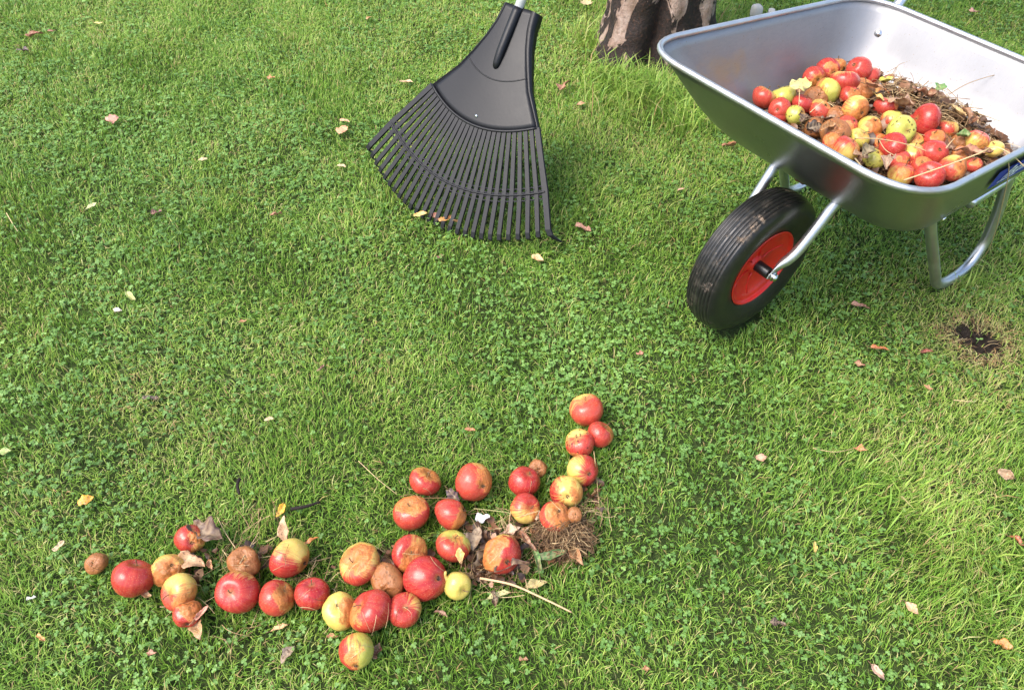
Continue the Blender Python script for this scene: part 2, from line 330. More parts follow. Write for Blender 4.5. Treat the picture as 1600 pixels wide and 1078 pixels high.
# ------------------------------------------------------------------ fruit table (pixel x, pixel y, diameter px, ...)
# axis = which way the stem (s) or the calyx (c) end points: right, up, towards the viewer ; red 0..1 deep ; b0 blush ; bdir blush direction ; rot amount, rot dir ; green ; spots ; squash
def A(x, y, d, ax, end, red, b0, bd, rot, rd, green, spots, deform, label): return (x, y, d, ax, end, red, b0, bd, rot, rd, green, spots, deform, label)
GROUND = [
A(208,903,60,(.3,.9,.1),'s',.75,.85,(.5,.3,.3),0,(0,0,1),0,0,.05,'glossy red apple with a yellow lower edge, farthest left of the large windfalls'),
A(263,890,48,(.5,.5,.6),'c',.15,.3,(0,0,1),.55,(.2,-.1,.6),.1,0,.5,'tan brown rotting apple with a bitten hollow beside the farthest left red one'),
A(281,925,58,(-.45,.1,.8),'s',.2,.45,(-.3,-.7,.3),.30,(.8,-.6,.5),.1,.2,.15,'yellow and orange apple with a rotten side, dry stem facing up'),
A(293,958,42,(.2,-.5,.5),'c',.6,.95,(0,0,1),.35,(.3,.7,.5),0,.4,.4,'small dull red apple wrapped in thin dry stalks below the yellow orange one'),
A(297,842,46,(.4,-.1,.7),'c',.6,.75,(-.6,.2,.4),.15,(.6,.3,.5),0,0,.3,'red apple half hidden under the big dark curled leaf'),
A(381,880,50,(.2,.6,.5),'s',.1,.2,(0,0,1),.95,(.1,.3,1),0,0,.75,'collapsed brown orange apple with straw on it, above the large striped red one'),
A(373,925,66,(-.14,.25,.9),'s',.85,.95,(0,-1,.5),0,(0,0,1),0,0,.03,'large red apple with its stem hollow on top, between the collapsed one and the grass'),
A(432,935,55,(.5,.5,.2),'s',.45,.8,(-.7,.1,.5),.42,(.9,.2,.3),0,.1,.2,'red apple with a brown bruised right cheek next to the large striped red one'),
A(488,928,55,(.05,.9,.4),'s',1,1.15,(0,0,1),0,(0,0,1),0,0,.04,'deep crimson shiny apple left of the yellow rotten one'),
A(453,872,62,(.7,-.2,.1),'c',.7,.55,(-.5,-.8,.2),.05,(1,-.2,0),.1,0,.05,'two coloured apple, cream yellow above and red below, with a tan leaf standing behind'),
A(150,880,32,(0,.4,.8),'c',.1,.1,(0,0,1),.9,(0,0,1),0,0,.6,'small shrivelled tan windfall lying alone at the far left'),
A(563,880,64,(-.4,.3,.8),'s',.4,.35,(.1,-.9,.3),.42,(-.2,.6,.6),.05,.2,.35,'yellow orange apple with a collapsed top and red lower half'),
A(605,908,54,(.0,-.6,.7),'c',0,0,(0,0,1),1.0,(0,.2,1),.1,.4,.55,'wholly brown soft apple with a dark sunken eye amid the red ones'),
A(532,955,56,(-.1,.6,.7),'s',.2,.1,(0,0,1),.38,(.8,.2,.5),.35,.1,.35,'yellow apple with torn brown skin tucked behind the largest red one'),
A(580,955,68,(-.5,.5,.4),'s',.75,.85,(.4,.4,.4),.18,(-.8,-.2,.3),0,0,.06,'largest red windfall with a pale brown left edge, at the front of the row'),
A(632,953,54,(.2,.5,.8),'s',.7,.85,(-.5,-.2,.3),0,(0,0,1),0,0,.05,'plain red apple with a faint stem dimple, right of the largest one'),
A(557,1017,56,(.1,-.55,.75),'c',.4,.35,(-.9,-.2,.2),.05,(0,0,1),.75,.1,.1,'greenish yellow and orange apple, nearest the bottom edge of the lawn'),
A(666,903,66,(.65,.2,.65),'c',.95,1.05,(-.3,0,.5),0,(0,0,1),0,0,.05,'big glossy dark red apple with its calyx facing right, left of the small yellow fruit'),
A(640,865,58,(.2,.2,.8),'s',.7,.65,(-.9,0,.3),.5,(.5,-.1,.7),.2,.2,.3,'red apple with a spreading brown patch round its stem, above the big dark red one'),
A(714,914,44,(.5,-.2,.6),'s',0,-.25,(0,0,1),0,(0,0,1),.35,0,.12,'small pale yellow apple with a torn knob on its left side'),
A(708,853,52,(.2,.8,.5),'s',.4,.5,(-.2,-.5,.5),.15,(.3,.6,.3),.8,.1,.12,'olive green and red apple with a little orange leaf stuck to it'),
A(784,866,62,(.3,-.2,.8),'c',.8,.5,(.5,-.1,.5),.45,(-.6,.4,.5),0,0,.4,'split orange and red apple lying in the dark leaf litter'),
A(643,801,55,(-.1,.7,.7),'s',.45,.9,(0,-.5,.5),.42,(-.1,.95,.4),.1,.1,.25,'orange red apple with a brown caved in top, left end of the second row'),
A(705,803,52,(.8,.3,.2),'c',.5,.95,(-.5,0,.3),.4,(.9,-.3,.2),0,.1,.2,'orange red apple with a dark rotten right side beside the white scrap'),
A(664,752,50,(.5,.7,.3),'s',.6,.75,(-.2,-.6,.3),.35,(.5,.8,.3),.1,.1,.3,'red and yellow apple with a wrinkled crest, topmost at left of the upper group'),
A(741,753,56,(.55,-.1,.75),'c',.2,.85,(-.3,-.4,.3),.1,(.6,.2,.3),0,0,.05,'coral orange striped apple with an open calyx, alone between two red ones'),
A(819,753,48,(.3,.6,.5),'s',.85,1.05,(0,0,1),0,(0,0,1),0,0,.05,'plain deep red apple touching the tiny shrivelled brown fruit'),
A(840,732,28,(0,.2,.9),'c',0,.3,(0,0,1),1,(0,0,1),0,.4,.8,'tiny shrivelled brown fruit resting against the deep red apple'),
A(820,794,48,(.45,.2,.8),'s',.5,.35,(.1,.8,.2),.1,(.8,-.5,.2),0,0,.08,'yellow apple with a red shoulder beneath the plain deep red one'),
A(885,769,52,(0,-.1,.95),'c',.75,.40,(-.8,-.3,-.6),.12,(.6,.2,.5),.05,.4,.1,'red apple with a creamy star round its eye above the straw heap'),
A(911,735,50,(.35,-.1,.9),'c',.75,.5,(.9,0,.1),0,(0,0,1),.3,0,.04,'half yellow half red apple with a small dark eye, below the speckled one'),
A(906,693,46,(-.3,.5,.5),'s',.6,.65,(.4,-.7,.3),.05,(-.3,-.9,.2),.15,.75,.1,'yellow topped red apple speckled with black holes'),
A(937,679,42,(.4,.6,.2),'s',.45,1.1,(0,0,1),.1,(.9,.2,.2),0,0,.1,'dull rosy apple squeezed against the speckled one on the right'),
A(917,641,50,(-.2,.9,.5),'s',.1,.7,(.2,-.2,.3),.08,(0,-1,0),0,0,.05,'pale peach pink apple, farthest from the camera at the end of the line'),
A(868,806,46,(.2,.5,.6),'c',.3,.7,(0,0,1),.45,(.3,.2,.6),0,.3,.4,'brownish red apple half buried under the straw heap'),
A(898,804,24,(0,.3,.9),'c',0,.1,(0,0,1),.8,(0,0,1),.1,0,.5,'tiny beige dried fruit on the right side of the straw heap'),
]
B = lambda *a: A(*a)
BARROW = [
(1193,153,34,(.3,.6,.3),'s',.3,.5,(-.6,-.4,.2),0,(0,0,1),.35,0,.05,'orange and lime apple at the far left tip of the load'),
(1223,152,36,(-.3,.8,.2),'s',.2,.05,(-.6,-.3,0),0,(0,0,1),.8,0,.05,'clean lime yellow apple, second from the left tip of the load'),
(1218,171,32,(-.4,-.2,.6),'c',.4,.8,(0,0,1),0,(0,0,1),.2,0,.1,'orange red apple directly under the lime yellow one'),
(1216,183,28,(.2,.4,.3),'s',.5,.9,(0,0,1),0,(0,0,1),0,0,.1,'red apple mostly hidden by the front rim at left'),
(1243,180,30,(.3,.1,.6),'c',.2,-.1,(0,0,1),.1,(.8,0,.5),.9,.8,.1,'small green apple with dark pits next to a black leaf'),
(1254,163,30,(.2,.4,.3),'s',.8,1,(0,0,1),0,(0,0,1),0,0,.05,'small crimson apple between the lime and the rotten ones'),
(1282,172,32,(.2,.2,.6),'c',.2,.45,(-.3,-.7,.3),.1,(.5,.5,.4),.5,.4,.2,'yellow apple with an orange chin below the brown wrinkled one'),
(1275,153,34,(.1,.1,.6),'c',0,.1,(0,0,1),.95,(0,0,1),0,.3,.5,'brown wrinkled apple leaning on the tall green one'),
(1293,143,38,(.3,.8,.1),'s',.4,.1,(-.8,.2,0),0,(0,0,1),.85,.1,.06,'tall green apple with a pink left side'),
(1272,122,34,(.1,-.4,.7),'c',.6,.6,(-.3,.7,0),.05,(0,-.4,.5),.1,.1,.1,'red and cream apple with a ragged eye, upper left of the load'),
(1293,111,36,(.2,-.4,.7),'c',.8,.95,(0,.5,0),.05,(0,0,1),0,.1,.05,'dark rosy apple with its eye facing front, behind the red and cream one'),
(1308,104,26,(0,.6,.3),'s',.2,.4,(0,0,1),.2,(0,0,1),.7,0,.1,'olive apple peeping out behind the dark rosy one'),
(1319,129,42,(0,.8,.3),'s',.65,.85,(.1,-.6,0),0,(0,0,1),0,0,.04,'big coral red apple with a yellow blush on its crown'),
(1341,110,40,(-.6,.2,.6),'c',.6,.95,(0,0,1),0,(0,0,1),0,0,.04,'round red apple, topmost of the whole load'),
(1357,121,32,(-.1,.8,.3),'s',.4,.8,(.3,-.2,0),0,(0,0,1),0,0,.05,'orange red apple right of the topmost one'),
(1337,172,40,(.2,-.4,.6),'c',.1,.2,(-.5,-.3,0),.45,(.3,-.5,.7),.3,.3,.15,'yellow apple with a round brown bruise in the middle of the load'),
(1384,168,34,(.1,.4,.3),'s',.6,.65,(-.4,-.3,0),.2,(.9,-.2,.3),.1,.1,.1,'red and yellow apple with a rotten right cheek near the hay'),
(1403,172,28,(.1,.4,.3),'s',0,.2,(0,0,1),.8,(0,0,1),0,.1,.4,'orange brown mushy apple beside the hay'),
(1447,188,46,(-.9,.1,.2),'s',.9,1.15,(0,0,1),0,(0,0,1),0,0,.05,'large bright scarlet apple lying on its side'),
(1431,195,34,(-.9,.1,.2),'c',.8,1.1,(0,0,1),0,(0,0,1),0,0,.05,'scarlet apple partly tucked under the large bright one'),
(1407,205,42,(.1,-.2,.8),'s',0,-.3,(0,0,1),0,(0,0,1),.85,.9,.05,'yellow green apple peppered with black scab dots'),
(1394,187,32,(.1,.6,.3),'c',.2,.15,(-.6,-.4,0),0,(0,0,1),.6,.2,.1,'pale green apple just above the scabby one'),
(1479,203,32,(.1,.7,.3),'s',.2,.5,(-.4,-.3,0),.1,(0,-.7,.2),.3,.5,.08,'yellow orange apple with russet specks right of the large scarlet one'),
(1359,200,36,(.1,.4,.6),'c',.1,.3,(0,0,1),.35,(.1,-.1,.7),.7,.2,.25,'green ringed apple with a sunken pinkish middle'),
(1304,208,44,(.1,.4,.6),'s',.1,.4,(0,0,1),.8,(0,.2,.8),0,0,.6,'flattened orange brown apple under stretched straw at left'),
(1325,197,32,(.3,.3,.5),'c',.2,.85,(0,0,1),.1,(0,0,1),0,.1,.3,'soft orange apple behind the flattened one'),
(1305,226,38,(.3,.5,.3),'s',.2,.6,(0,0,1),.5,(0,0,1),0,0,.4,'bruised salmon apple in front of the flattened one'),
(1321,234,38,(.3,.4,.3),'s',.4,.4,(0,.6,0),.1,(.8,0,.2),.1,0,.05,'peach yellow apple touching the front rim at left centre'),
(1341,217,32,(.3,.4,.5),'s',.2,.3,(0,0,1),.1,(0,0,1),.6,0,.1,'faded green and pink apple left of the grey brown leaf'),
(1366,248,32,(.1,.4,.5),'c',.1,-.1,(0,0,1),.3,(.7,.2,.4),.8,.5,.2,'small green apple with black cracks near the front rim'),
(1396,229,40,(-.5,.3,.2),'s',.9,1.1,(0,0,1),0,(0,0,1),0,0,.1,'raspberry red apple crossed by thin straws'),
(1406,251,32,(.4,-.1,.5),'c',.3,.95,(0,0,1),.1,(0,0,1),0,.1,.08,'small orange red apple below the raspberry one'),
(1427,242,32,(-.1,.5,.5),'s',.5,.5,(.3,-.3,0),.1,(.5,-.7,.3),.2,.1,.1,'yellow and red striped apple left of the one with a black star'),
(1459,240,40,(0,.1,.95),'c',.6,1,(0,0,1),0,(0,0,1),0,.05,.05,'red apple showing a black star shaped eye'),
(1489,262,40,(.1,.3,.7),'c',.2,.35,(-.6,-.4,0),.4,(.5,.1,.6),.3,.4,.25,'yellow brown apple with a mouldy centre at the near corner'),
(1525,222,34,(.1,.3,.3),'s',.1,.4,(.3,.6,0),.08,(0,-.4,.3),.3,.1,.12,'peach coloured apple with a crease, right edge of the load'),
(1408,273,38,(.1,.4,.3),'s',.2,.65,(.2,.2,0),.05,(0,0,1),.1,.1,.05,'orange apple resting against the front rim near the corner'),
(1452,276,44,(-.2,.2,.4),'s',.7,.95,(0,0,1),0,(0,0,1),0,.15,.06,'wide red apple with dark freckles in the near corner'),
(1441,261,32,(-.2,.2,.4),'c',.3,.7,(0,0,1),.4,(0,.2,.6),.1,.1,.25,'reddish brown apple squeezed above the wide freckled one'),
(1427,221,28,(-.2,.2,.4),'c',.1,.1,(0,0,1),.2,(0,.2,.6),.5,.5,.1,'little yellow apple with dark flecks in the centre of the load'),
(1459,219,32,(-.2,.4,.4),'s',.7,1,(0,0,1),.1,(0,.2,.6),0,.1,.1,'dark red apple in the shade behind the star eyed one'),
(1553,234,26,(-.2,.4,.4),'s',0,-.2,(0,0,1),0,(0,.2,.6),.1,0,.05,'clean yellow apple by the right rim at the end of the load'),
(1520,259,26,(-.2,.4,.4),'s',.2,.8,(0,0,1),.1,(0,.2,.6),0,0,.1,'small orange apple half behind the right rim'),
(1347,141,32,(.1,.4,.4),'s',.1,.5,(0,0,1),.7,(0,.1,.8),0,.1,.5,'pinkish brown rotten apple in front of the topmost red one'),
(1272,200,30,(.1,.4,.6),'c',0,.1,(0,0,1),1,(0,0,1),0,.9,.6,'blackened shrunken apple against the front rim'),
(1307,180,30,(.1,.4,.4),'c',0,.2,(0,0,1),.9,(0,0,1),0,.2,.5,'brown pulpy apple right of the yellow one with an orange chin'),
(1376,152,28,(.1,.4,.4),'s',0,.3,(0,0,1),.5,(.3,.1,.8),.2,.1,.3,'ochre apple at the back between hay and the rotten cheeked one'),
(1470,223,28,(.3,.2,.4),'c',.2,.5,(0,0,1),.8,(0,.1,.9),0,.1,.5,'brown mushy apple beneath the russet specked one'),
(1503,245,32,(.3,.2,.4),'c',.2,.5,(0,0,1),.6,(0,.1,.9),.1,.1,.4,'tan rotten apple left of the long reddish leaf'),
(1376,224,28,(.2,.3,.5),'s',.3,.7,(0,0,1),.5,(.2,.1,.9),0,.2,.4,'dusky pink apple left of the raspberry one'),
(1328,150,30,(.2,.3,.5),'s',.5,.9,(0,0,1),.2,(.2,.1,.9),0,0,.2,'shaded red apple under the big coral one'),
(1387,247,26,(.2,.3,.5),'s',.3,.5,(0,0,1),.7,(.2,.1,.9),0,.1,.5,'little brown apple between the cracked green and small orange red ones'),
(1428,262,28,(.2,.3,.5),'s',.4,.8,(0,0,1),.3,(.2,.1,.9),0,.1,.2,'dull red apple near the rim, left of the reddish brown one'),
(1415,228,24,(.2,.3,.5),'s',.1,.3,(0,0,1),.6,(.2,.1,.9),.3,.1,.4,'small tawny apple above the yellow and red striped one'),
(1500,222,26,(.2,.3,.5),'c',.1,.3,(0,0,1),.8,(.2,.1,.9),.1,.1,.5,'small brown apple left of the peach coloured one'),
]

# ------------------------------------------------------------------ wheelbarrow frame of reference
BYAW = 0.649813; BO = np.array([0.5919, 1.43669, 0.])
BU = np.array([math.cos(BYAW), math.sin(BYAW), 0]); BV = np.array([math.sin(BYAW), -math.cos(BYAW), 0])
def bw(u, v, z): return BO + u * BU + v * BV + np.array([0, 0, z])       # world
def bl_(u, v, z): return np.array([u, -v, z])                            # local to the barrow's empty
def uvof(p): d = np.asarray(p) - BO; return float(d @ BU), float(d @ BV)

# ------------------------------------------------------------------ turf
def blob(P, lst, default=0.):
    r = np.full(len(P), default)
    for (x, y, rad, w) in lst:
        c = at(x, y)[:2]; r += w * np.exp(-((P[:, 0] - c[0]) ** 2 + (P[:, 1] - c[1]) ** 2) / rad ** 2)
    return r
CLOV = [(230, 230, .5, .5), (420, 300, .35, .5), (250, 430, .3, .4), (900, 530, .35, .6), (1080, 600, .25, .6), (1300, 560, .2, .5), (60, 680, .15, .5), (1250, 800, .15, .4), (1380, 990, .12, .5), (600, 560, .25, .1), (900, 330, .3, .2), (1000, 330, .2, .5), (1330, 420, .2, .6),
        (600, 850, .35, -.45), (620, 680, .2, -.2), (1450, 720, .2, -.8), (900, 150, .3, -.6), (300, 720, .15, -.2), (1120, 900, .15, -.3), (950, 960, .15, -.3), (1560, 900, .15, -.5), (60, 480, .2, -.5), (750, 950, .15, -.2), (560, 680, .2, -.4)]
YEL = [(60, 470, .2, .35), (230, 590, .25, .25), (1460, 760, .22, .35), (1540, 450, .25, .3), (980, 200, .3, .25), (620, 620, .3, .12), (880, 60, .35, .3), (640, 60, .4, .22), (1080, 260, .2, .15), (1540, 620, .15, .3), (480, 60, .3, .1), (1200, 1000, .15, .1), (300, 950, .1, .15), (260, 300, .3, -.1), (900, 600, .3, -.1), (1100, 850, .2, -.12)]
TALL = [(975, 135, .12, 1.6), (1040, 150, .14, 1.5), (1070, 190, .08, .8), (930, 60, .1, .9), (1130, 30, .2, .6), (1420, 780, .12, .35), (1590, 900, .2, .5), (1510, 440, .07, .9)]
def sample(n, y0, y1, marg):
    y = rng.uniform(y0, y1, n * 2); hw = .73 + .445 * y + marg; keep = rng.uniform(0, 1, n * 2) < hw / (.73 + .445 * y1 + marg)
    y = y[keep][:n]; hw = hw[keep][:n]; return np.stack([rng.uniform(-1, 1, len(y)) * hw, y, np.zeros(len(y))], 1)
apple_xy = []
for a in GROUND:
    c = at(a[0], a[1], .03); apple_xy.append((c[0], c[1], .5 * a[2] / F * depth(c)))
def clear(P, k=1.):
    ok = np.ones(len(P), bool)
    for (x, y, r) in apple_xy: ok &= np.hypot(P[:, 0] - x, P[:, 1] - y) > r * .55 * k
    d = P - BO; u = d @ BU; v = d @ BV
    ok &= ~((np.abs(u) < .075) & (np.abs(v) < .046))
    ok &= ~((u > .52) & (u < .70) & (np.abs(np.abs(v) - .26) < .012))
    th = np.hypot(P[:, 0] - HXY[0], P[:, 1] - HXY[1]); hn = .060 + .026 * snoise(P, 40, 5, 1)
    ok &= ~((th < hn) & (rng.uniform(0, 1, len(P)) < .96))
    ok &= np.hypot(P[:, 0] - .56, P[:, 1] - 2.98) > .2
    return ok
def clump(P, freq, seed): return snoise(P, freq, seed)
def blades(P, L, w, tint, lean, z0=None):
    n = len(P); az = rng.uniform(0, 2 * math.pi, n)
    flow = snoise(P, 9, 11, 2) * 2.5
    az = np.where(rng.uniform(0, 1, n) < .28, flow + rng.normal(0, .6, n) + 1, az)
    t0 = lean * rng.uniform(.15, .8, n); t1 = lean * rng.uniform(.9, 1.6, n) + .2
    d = np.stack([np.cos(az), np.sin(az)], 1); side = np.stack([-np.sin(az), np.cos(az), np.zeros(n)], 1)
    tw = rng.uniform(-.6, .6, n); side[:, 2] = np.sin(tw); side /= np.linalg.norm(side, axis=1)[:, None]
    base = P.copy(); base[:, 2] = gh(P[:, 0], P[:, 1]) if z0 is None else z0
    s1 = L * .5; mid = base.copy(); mid[:, :2] += d * (s1 * np.sin(t0))[:, None]; mid[:, 2] += s1 * np.cos(t0)
    tip = mid.copy(); tip[:, :2] += d * (s1 * np.sin(t1))[:, None]; tip[:, 2] += s1 * np.cos(t1)
    h = side * (w * .5)[:, None]
    V = np.stack([base - h * .8, base + h * .8, mid + h, mid - h, tip], 1).reshape(-1, 3)
    o = np.arange(n)[:, None] * 5
    loops = np.concatenate([o + 0, o + 1, o + 2, o + 3, o + 3, o + 2, o + 4], 1).ravel()
    tot = np.tile([4, 3], n)
    return V, loops, tot, np.repeat(tint, 5)
cdens = lambda P: np.clip(.42 + blob(P, CLOV) + .55 * clump(P, 5, 2) + .35 * clump(P, 17, 4), 0, 1)
P = sample(860000, .15, 4.3, .75)
cl = cdens(P); P = P[(rng.uniform(0, 1, len(P)) < 1 - .38 * cl) & clear(P)]
yel = blob(P, YEL) + .20 * clump(P, 4, 6) + .16 * clump(P, 15, 7) + .12 * clump(P, 45, 17)
hd = np.hypot(P[:, 0] - HXY[0], P[:, 1] - HXY[1]); ring = np.exp(-((hd - .075) / .035) ** 2) * (.55 + .45 * np.clip(snoise(P, 30, 21, 2) + .4, 0, 1))
tint = .54 + rng.normal(0, .16, len(P)) + yel * .34 + ring * .25
dry = rng.uniform(0, 1, len(P)) < .05 + .10 * np.clip(yel, 0, 1) + .35 * ring; tint[dry] = rng.uniform(.84, 1, dry.sum())
tall = np.clip(blob(P, TALL), 0, 2)
L = rng.gamma(14, .0018, len(P)) * (1 + .18 * clump(P, 8, 8)) * (1 + tall * rng.uniform(.2, 1.3, len(P)))
w = rng.uniform(.0011, .0023, len(P)) * (1 + .12 * np.clip(P[:, 1] - 1, 0, 3))
lean = np.clip(.85 + .3 * clump(P, 11, 9) - .15 * tall, .3, 1.25) + ring * .4
V, lo, tot, tn = blades(P, L, w, np.clip(tint, 0, 1), lean)
TP = []
for (x, y, n_, sg) in ((1000, 150, 260, .10), (1045, 150, 300, .07), (1075, 190, 160, .05), (960, 130, 140, .08), (925, 60, 160, .06), (1120, 60, 120, .06), (1520, 425, 60, .03), (1420, 780, 60, .05), (1575, 900, 90, .08)):
    c_ = at(x, y); TP.append(np.stack([rng.normal(c_[0], sg, n_), rng.normal(c_[1], sg, n_), np.zeros(n_)], 1))
TP = np.concatenate(TP); TP = TP[clear(TP)]; nT = len(TP); short = np.where(TP[:, 1] < 2, .55, 1.)
V3, lo3, tot3, tn3 = blades(TP, rng.uniform(.07, .16, nT) * short, rng.uniform(.0026, .0042, nT), np.clip(rng.normal(.64, .14, nT), 0, 1), np.full(nT, .75))
lo3 = lo3 + len(V); V = np.concatenate([V, V3]); lo = np.concatenate([lo, lo3]); tot = np.concatenate([tot, tot3]); tn = np.concatenate([tn, tn3])
RP = []
for (x, y, r_) in apple_xy:
    n_ = int(3000 * r_); a_ = rng.uniform(0, 6.283, n_); q = r_ * rng.uniform(.72, 1.15, n_); RP.append(np.stack([x + q * np.cos(a_), y - .006 + q * np.sin(a_), np.zeros(n_)], 1))
RP = np.concatenate(RP); nR = len(RP)
V4, lo4, tot4, tn4 = blades(RP, rng.uniform(.030, .050, nR), rng.uniform(.0012, .0022, nR), np.clip(rng.normal(.55, .16, nR), 0, 1), np.full(nR, .55))
lo4 = lo4 + len(V); V = np.concatenate([V, V4]); lo = np.concatenate([lo, lo4]); tot = np.concatenate([tot, tot4]); tn = np.concatenate([tn, tn4])
# sparser longer turf beyond the picture
P2 = np.stack([rng.uniform(-6, 6, 260000), rng.uniform(-1.5, 9, 260000), np.zeros(260000)], 1)
P2 = P2[(np.abs(P2[:, 0]) > 1.40 + .445 * P2[:, 1]) | (P2[:, 1] > 4.3) | (P2[:, 1] < .15)]
V2, lo2, tot2, tn2 = blades(P2, rng.uniform(.035, .055, len(P2)), rng.uniform(.005, .009, len(P2)), np.clip(rng.normal(.5, .12, len(P2)), 0, 1), np.full(len(P2), .9))
lo2 = lo2 + len(V); V = np.concatenate([V, V2]); lo = np.concatenate([lo, lo2]); tot = np.concatenate([tot, tot2]); tn = np.concatenate([tn, tn2])
go = bigmesh('grass', V, len(V), len(tot), lo, tot, M['grass'], {'tint': tn})
tag(go, 'short mown green lawn grass with yellowish dry patches', 'grass', kind='stuff')
del V, lo, tot, tn
# clover
P = sample(110000, .15, 4.1, .3); P = P[(rng.uniform(0, 1, len(P)) < (cdens(P) ** 1.2 * .72 + .07) * np.clip(.75 + .6 * clump(P, 34, 31), .15, 1.3)) & clear(P, 1.1)]
P = P[np.hypot(P[:, 0] - HXY[0], P[:, 1] - HXY[1]) > .11]
n = len(P); h = gh(P[:, 0], P[:, 1]) + rng.uniform(.008, .027, n); size = rng.uniform(.0032, .0064, n) * (1 + .06 * P[:, 1]); az0 = rng.uniform(0, 6.28, n)
tilt_ax = rng.uniform(0, 6.28, n); tilt = np.abs(rng.normal(0, .26, n))
# leaflet outline (x along, y across), folded along the midrib
out = np.array([(0, 0), (.30, .40), (.70, .54), (1.0, .30), (.96, 0), (1.0, -.30), (.70, -.54), (.30, -.40)])
Vs = []
for k in range(3):
    a = az0 + k * 2.094 + rng.normal(0, .12, n); fold = rng.uniform(.05, .5, n); droop = rng.uniform(-.15, .35, n)
    x = out[:, 0][None] * size[:, None]; y = out[:, 1][None] * size[:, None]; z = np.abs(y) * fold[:, None] - x * droop[:, None]
    ca_, sa_ = np.cos(a)[:, None], np.sin(a)[:, None]; wx = x * ca_ - y * sa_; wy = x * sa_ + y * ca_
    dd = wx * np.cos(tilt_ax)[:, None] + wy * np.sin(tilt_ax)[:, None]; z = z + dd * np.tan(np.clip(tilt, 0, .8))[:, None]
    Vs.append(np.stack([wx + P[:, 0:1], wy + P[:, 1:2], z + h[:, None]], -1))
V = np.stack(Vs, 1).reshape(-1, 3); nl = n * 3; o = np.arange(nl)[:, None] * 8
lo = (o + np.array([0, 1, 2, 3, 4, 0, 4, 5, 6, 7])[None]).ravel(); tot = np.tile([5, 5], nl)
tn = np.repeat(np.clip(np.repeat(.55 + rng.normal(0, .15, n) + .18 * clump(P, 6, 12), 3) + rng.normal(0, .06, nl), 0, 1), 8)
co = bigmesh('clover', V, len(V), len(tot), lo, tot, M['clover'], {'tint': tn})
tag(co, 'low white clover leaves growing through the lawn', 'clover', kind='stuff')
del V, lo, tot, tn

# ------------------------------------------------------------------ wheelbarrow
wb = empty('wheelbarrow', BO, BYAW)
tag(wb, 'galvanised steel wheelbarrow with one black tyre on a red rim, loaded with windfall apples', 'wheelbarrow')
A0, A1, H0, H1, B0, B1 = -.1287, .7402, .6472, .5419, .3548, .3421
F0, F1, FB, Z0, Z1, ER, CR, RC_ = .119, .637, .282, .33, .311, .591,   .114, .118
def rrect(u0, u1, b0, b1, r, n=10):
    cs = [(u0, -b0), (u1, -b1), (u1, b1), (u0, b0)]; outl = []
    for i, c in enumerate(cs):
        c = np.array(c); pv = np.array(cs[i - 1]); nx_ = np.array(cs[(i + 1) % 4])
        d1 = (pv - c) / np.linalg.norm(pv - c); d2 = (nx_ - c) / np.linalg.norm(nx_ - c); a_ = c + d1 * r; b_ = c + d2 * r
        for t in np.linspace(0, 1, n): outl.append((1 - t) ** 2 * a_ + 2 * t * (1 - t) * (c * .9 + (a_ + b_) / 2 * .1) + t * t * b_)
    O = []
    k = len(outl)
    for i in range(k):          # extra points along the straights
        p0, p1 = outl[i], outl[(i + 1) % k]; O.append(p0)
        if (i + 1) % n == 0:
            for t in np.linspace(0, 1, 9)[1:-1]: O.append(p0 + (p1 - p0) * t)
    return np.array(O)
zr = lambda u: H0 + (u - A0) * (H1 - H0) / (A1 - A0)
zf = lambda u: Z0 + (u - F0) * (Z1 - Z0) / (F1 - F0)
Rm = rrect(A0, A1, B0, B1, RC_); Fm = rrect(F0, F1, FB, FB, CR)
R3 = np.c_[Rm, zr(Rm[:, 0])]; F3 = np.c_[Fm, zf(Fm[:, 0])]; cen = np.array([(F0 + F1) / 2, 0, (Z0 + Z1) / 2])
rings = [cen + (F3 - cen) * s for s in (.02, .12, .25)]
for w_ in np.linspace(0, 1, 13):
    Aa = F3 + (cen - F3) * ER; Cc = F3 + (R3 - F3) * ER; rings.append((1 - w_) ** 2 * Aa + 2 * w_ * (1 - w_) * F3 + w_ * w_ * Cc)
for w_ in (.25, .5, .75, 1): rings.append(F3 + (R3 - F3) * (ER + (1 - ER) * w_))
def wall_pts(ring): return [bl_(*p) for p in ring]
V = []
for rg in rings: V += wall_pts(rg)
nr = len(R3); Fc = grid_faces(len(rings), nr); Fc.append(tuple(range(nr)))
tray = meshobj('tray', V, Fc, M['tray_in'], wb)
sd = tray.modifiers.new('sheet', 'SOLIDIFY'); sd.thickness = .0015; sd.offset = 0; tray.data.materials.append(M['tray']); sd.material_offset = 1; sd.material_offset_rim = 0
# rolled rim: slightly flattened tube standing just outside the sheet edge
outw = R3 + (R3 - np.array([R3[:, 0].mean(), 0, R3[:, 2].mean()])) * 0
nrm = R3[:, :2] - np.roll(R3[:, :2], 1, 0); 
rimP = np.array(wall_pts(R3 + np.c_[np.zeros(nr), np.zeros(nr), np.full(nr, .001)]))
keep = [i for i in range(nr) if np.linalg.norm(rimP[i] - rimP[i - 1]) > 1e-4]
rv = tube(rimP[keep], .0068, 12, closed=True)
rim_o = meshobj('rolled_rim', *rv, M['rim'], tray)
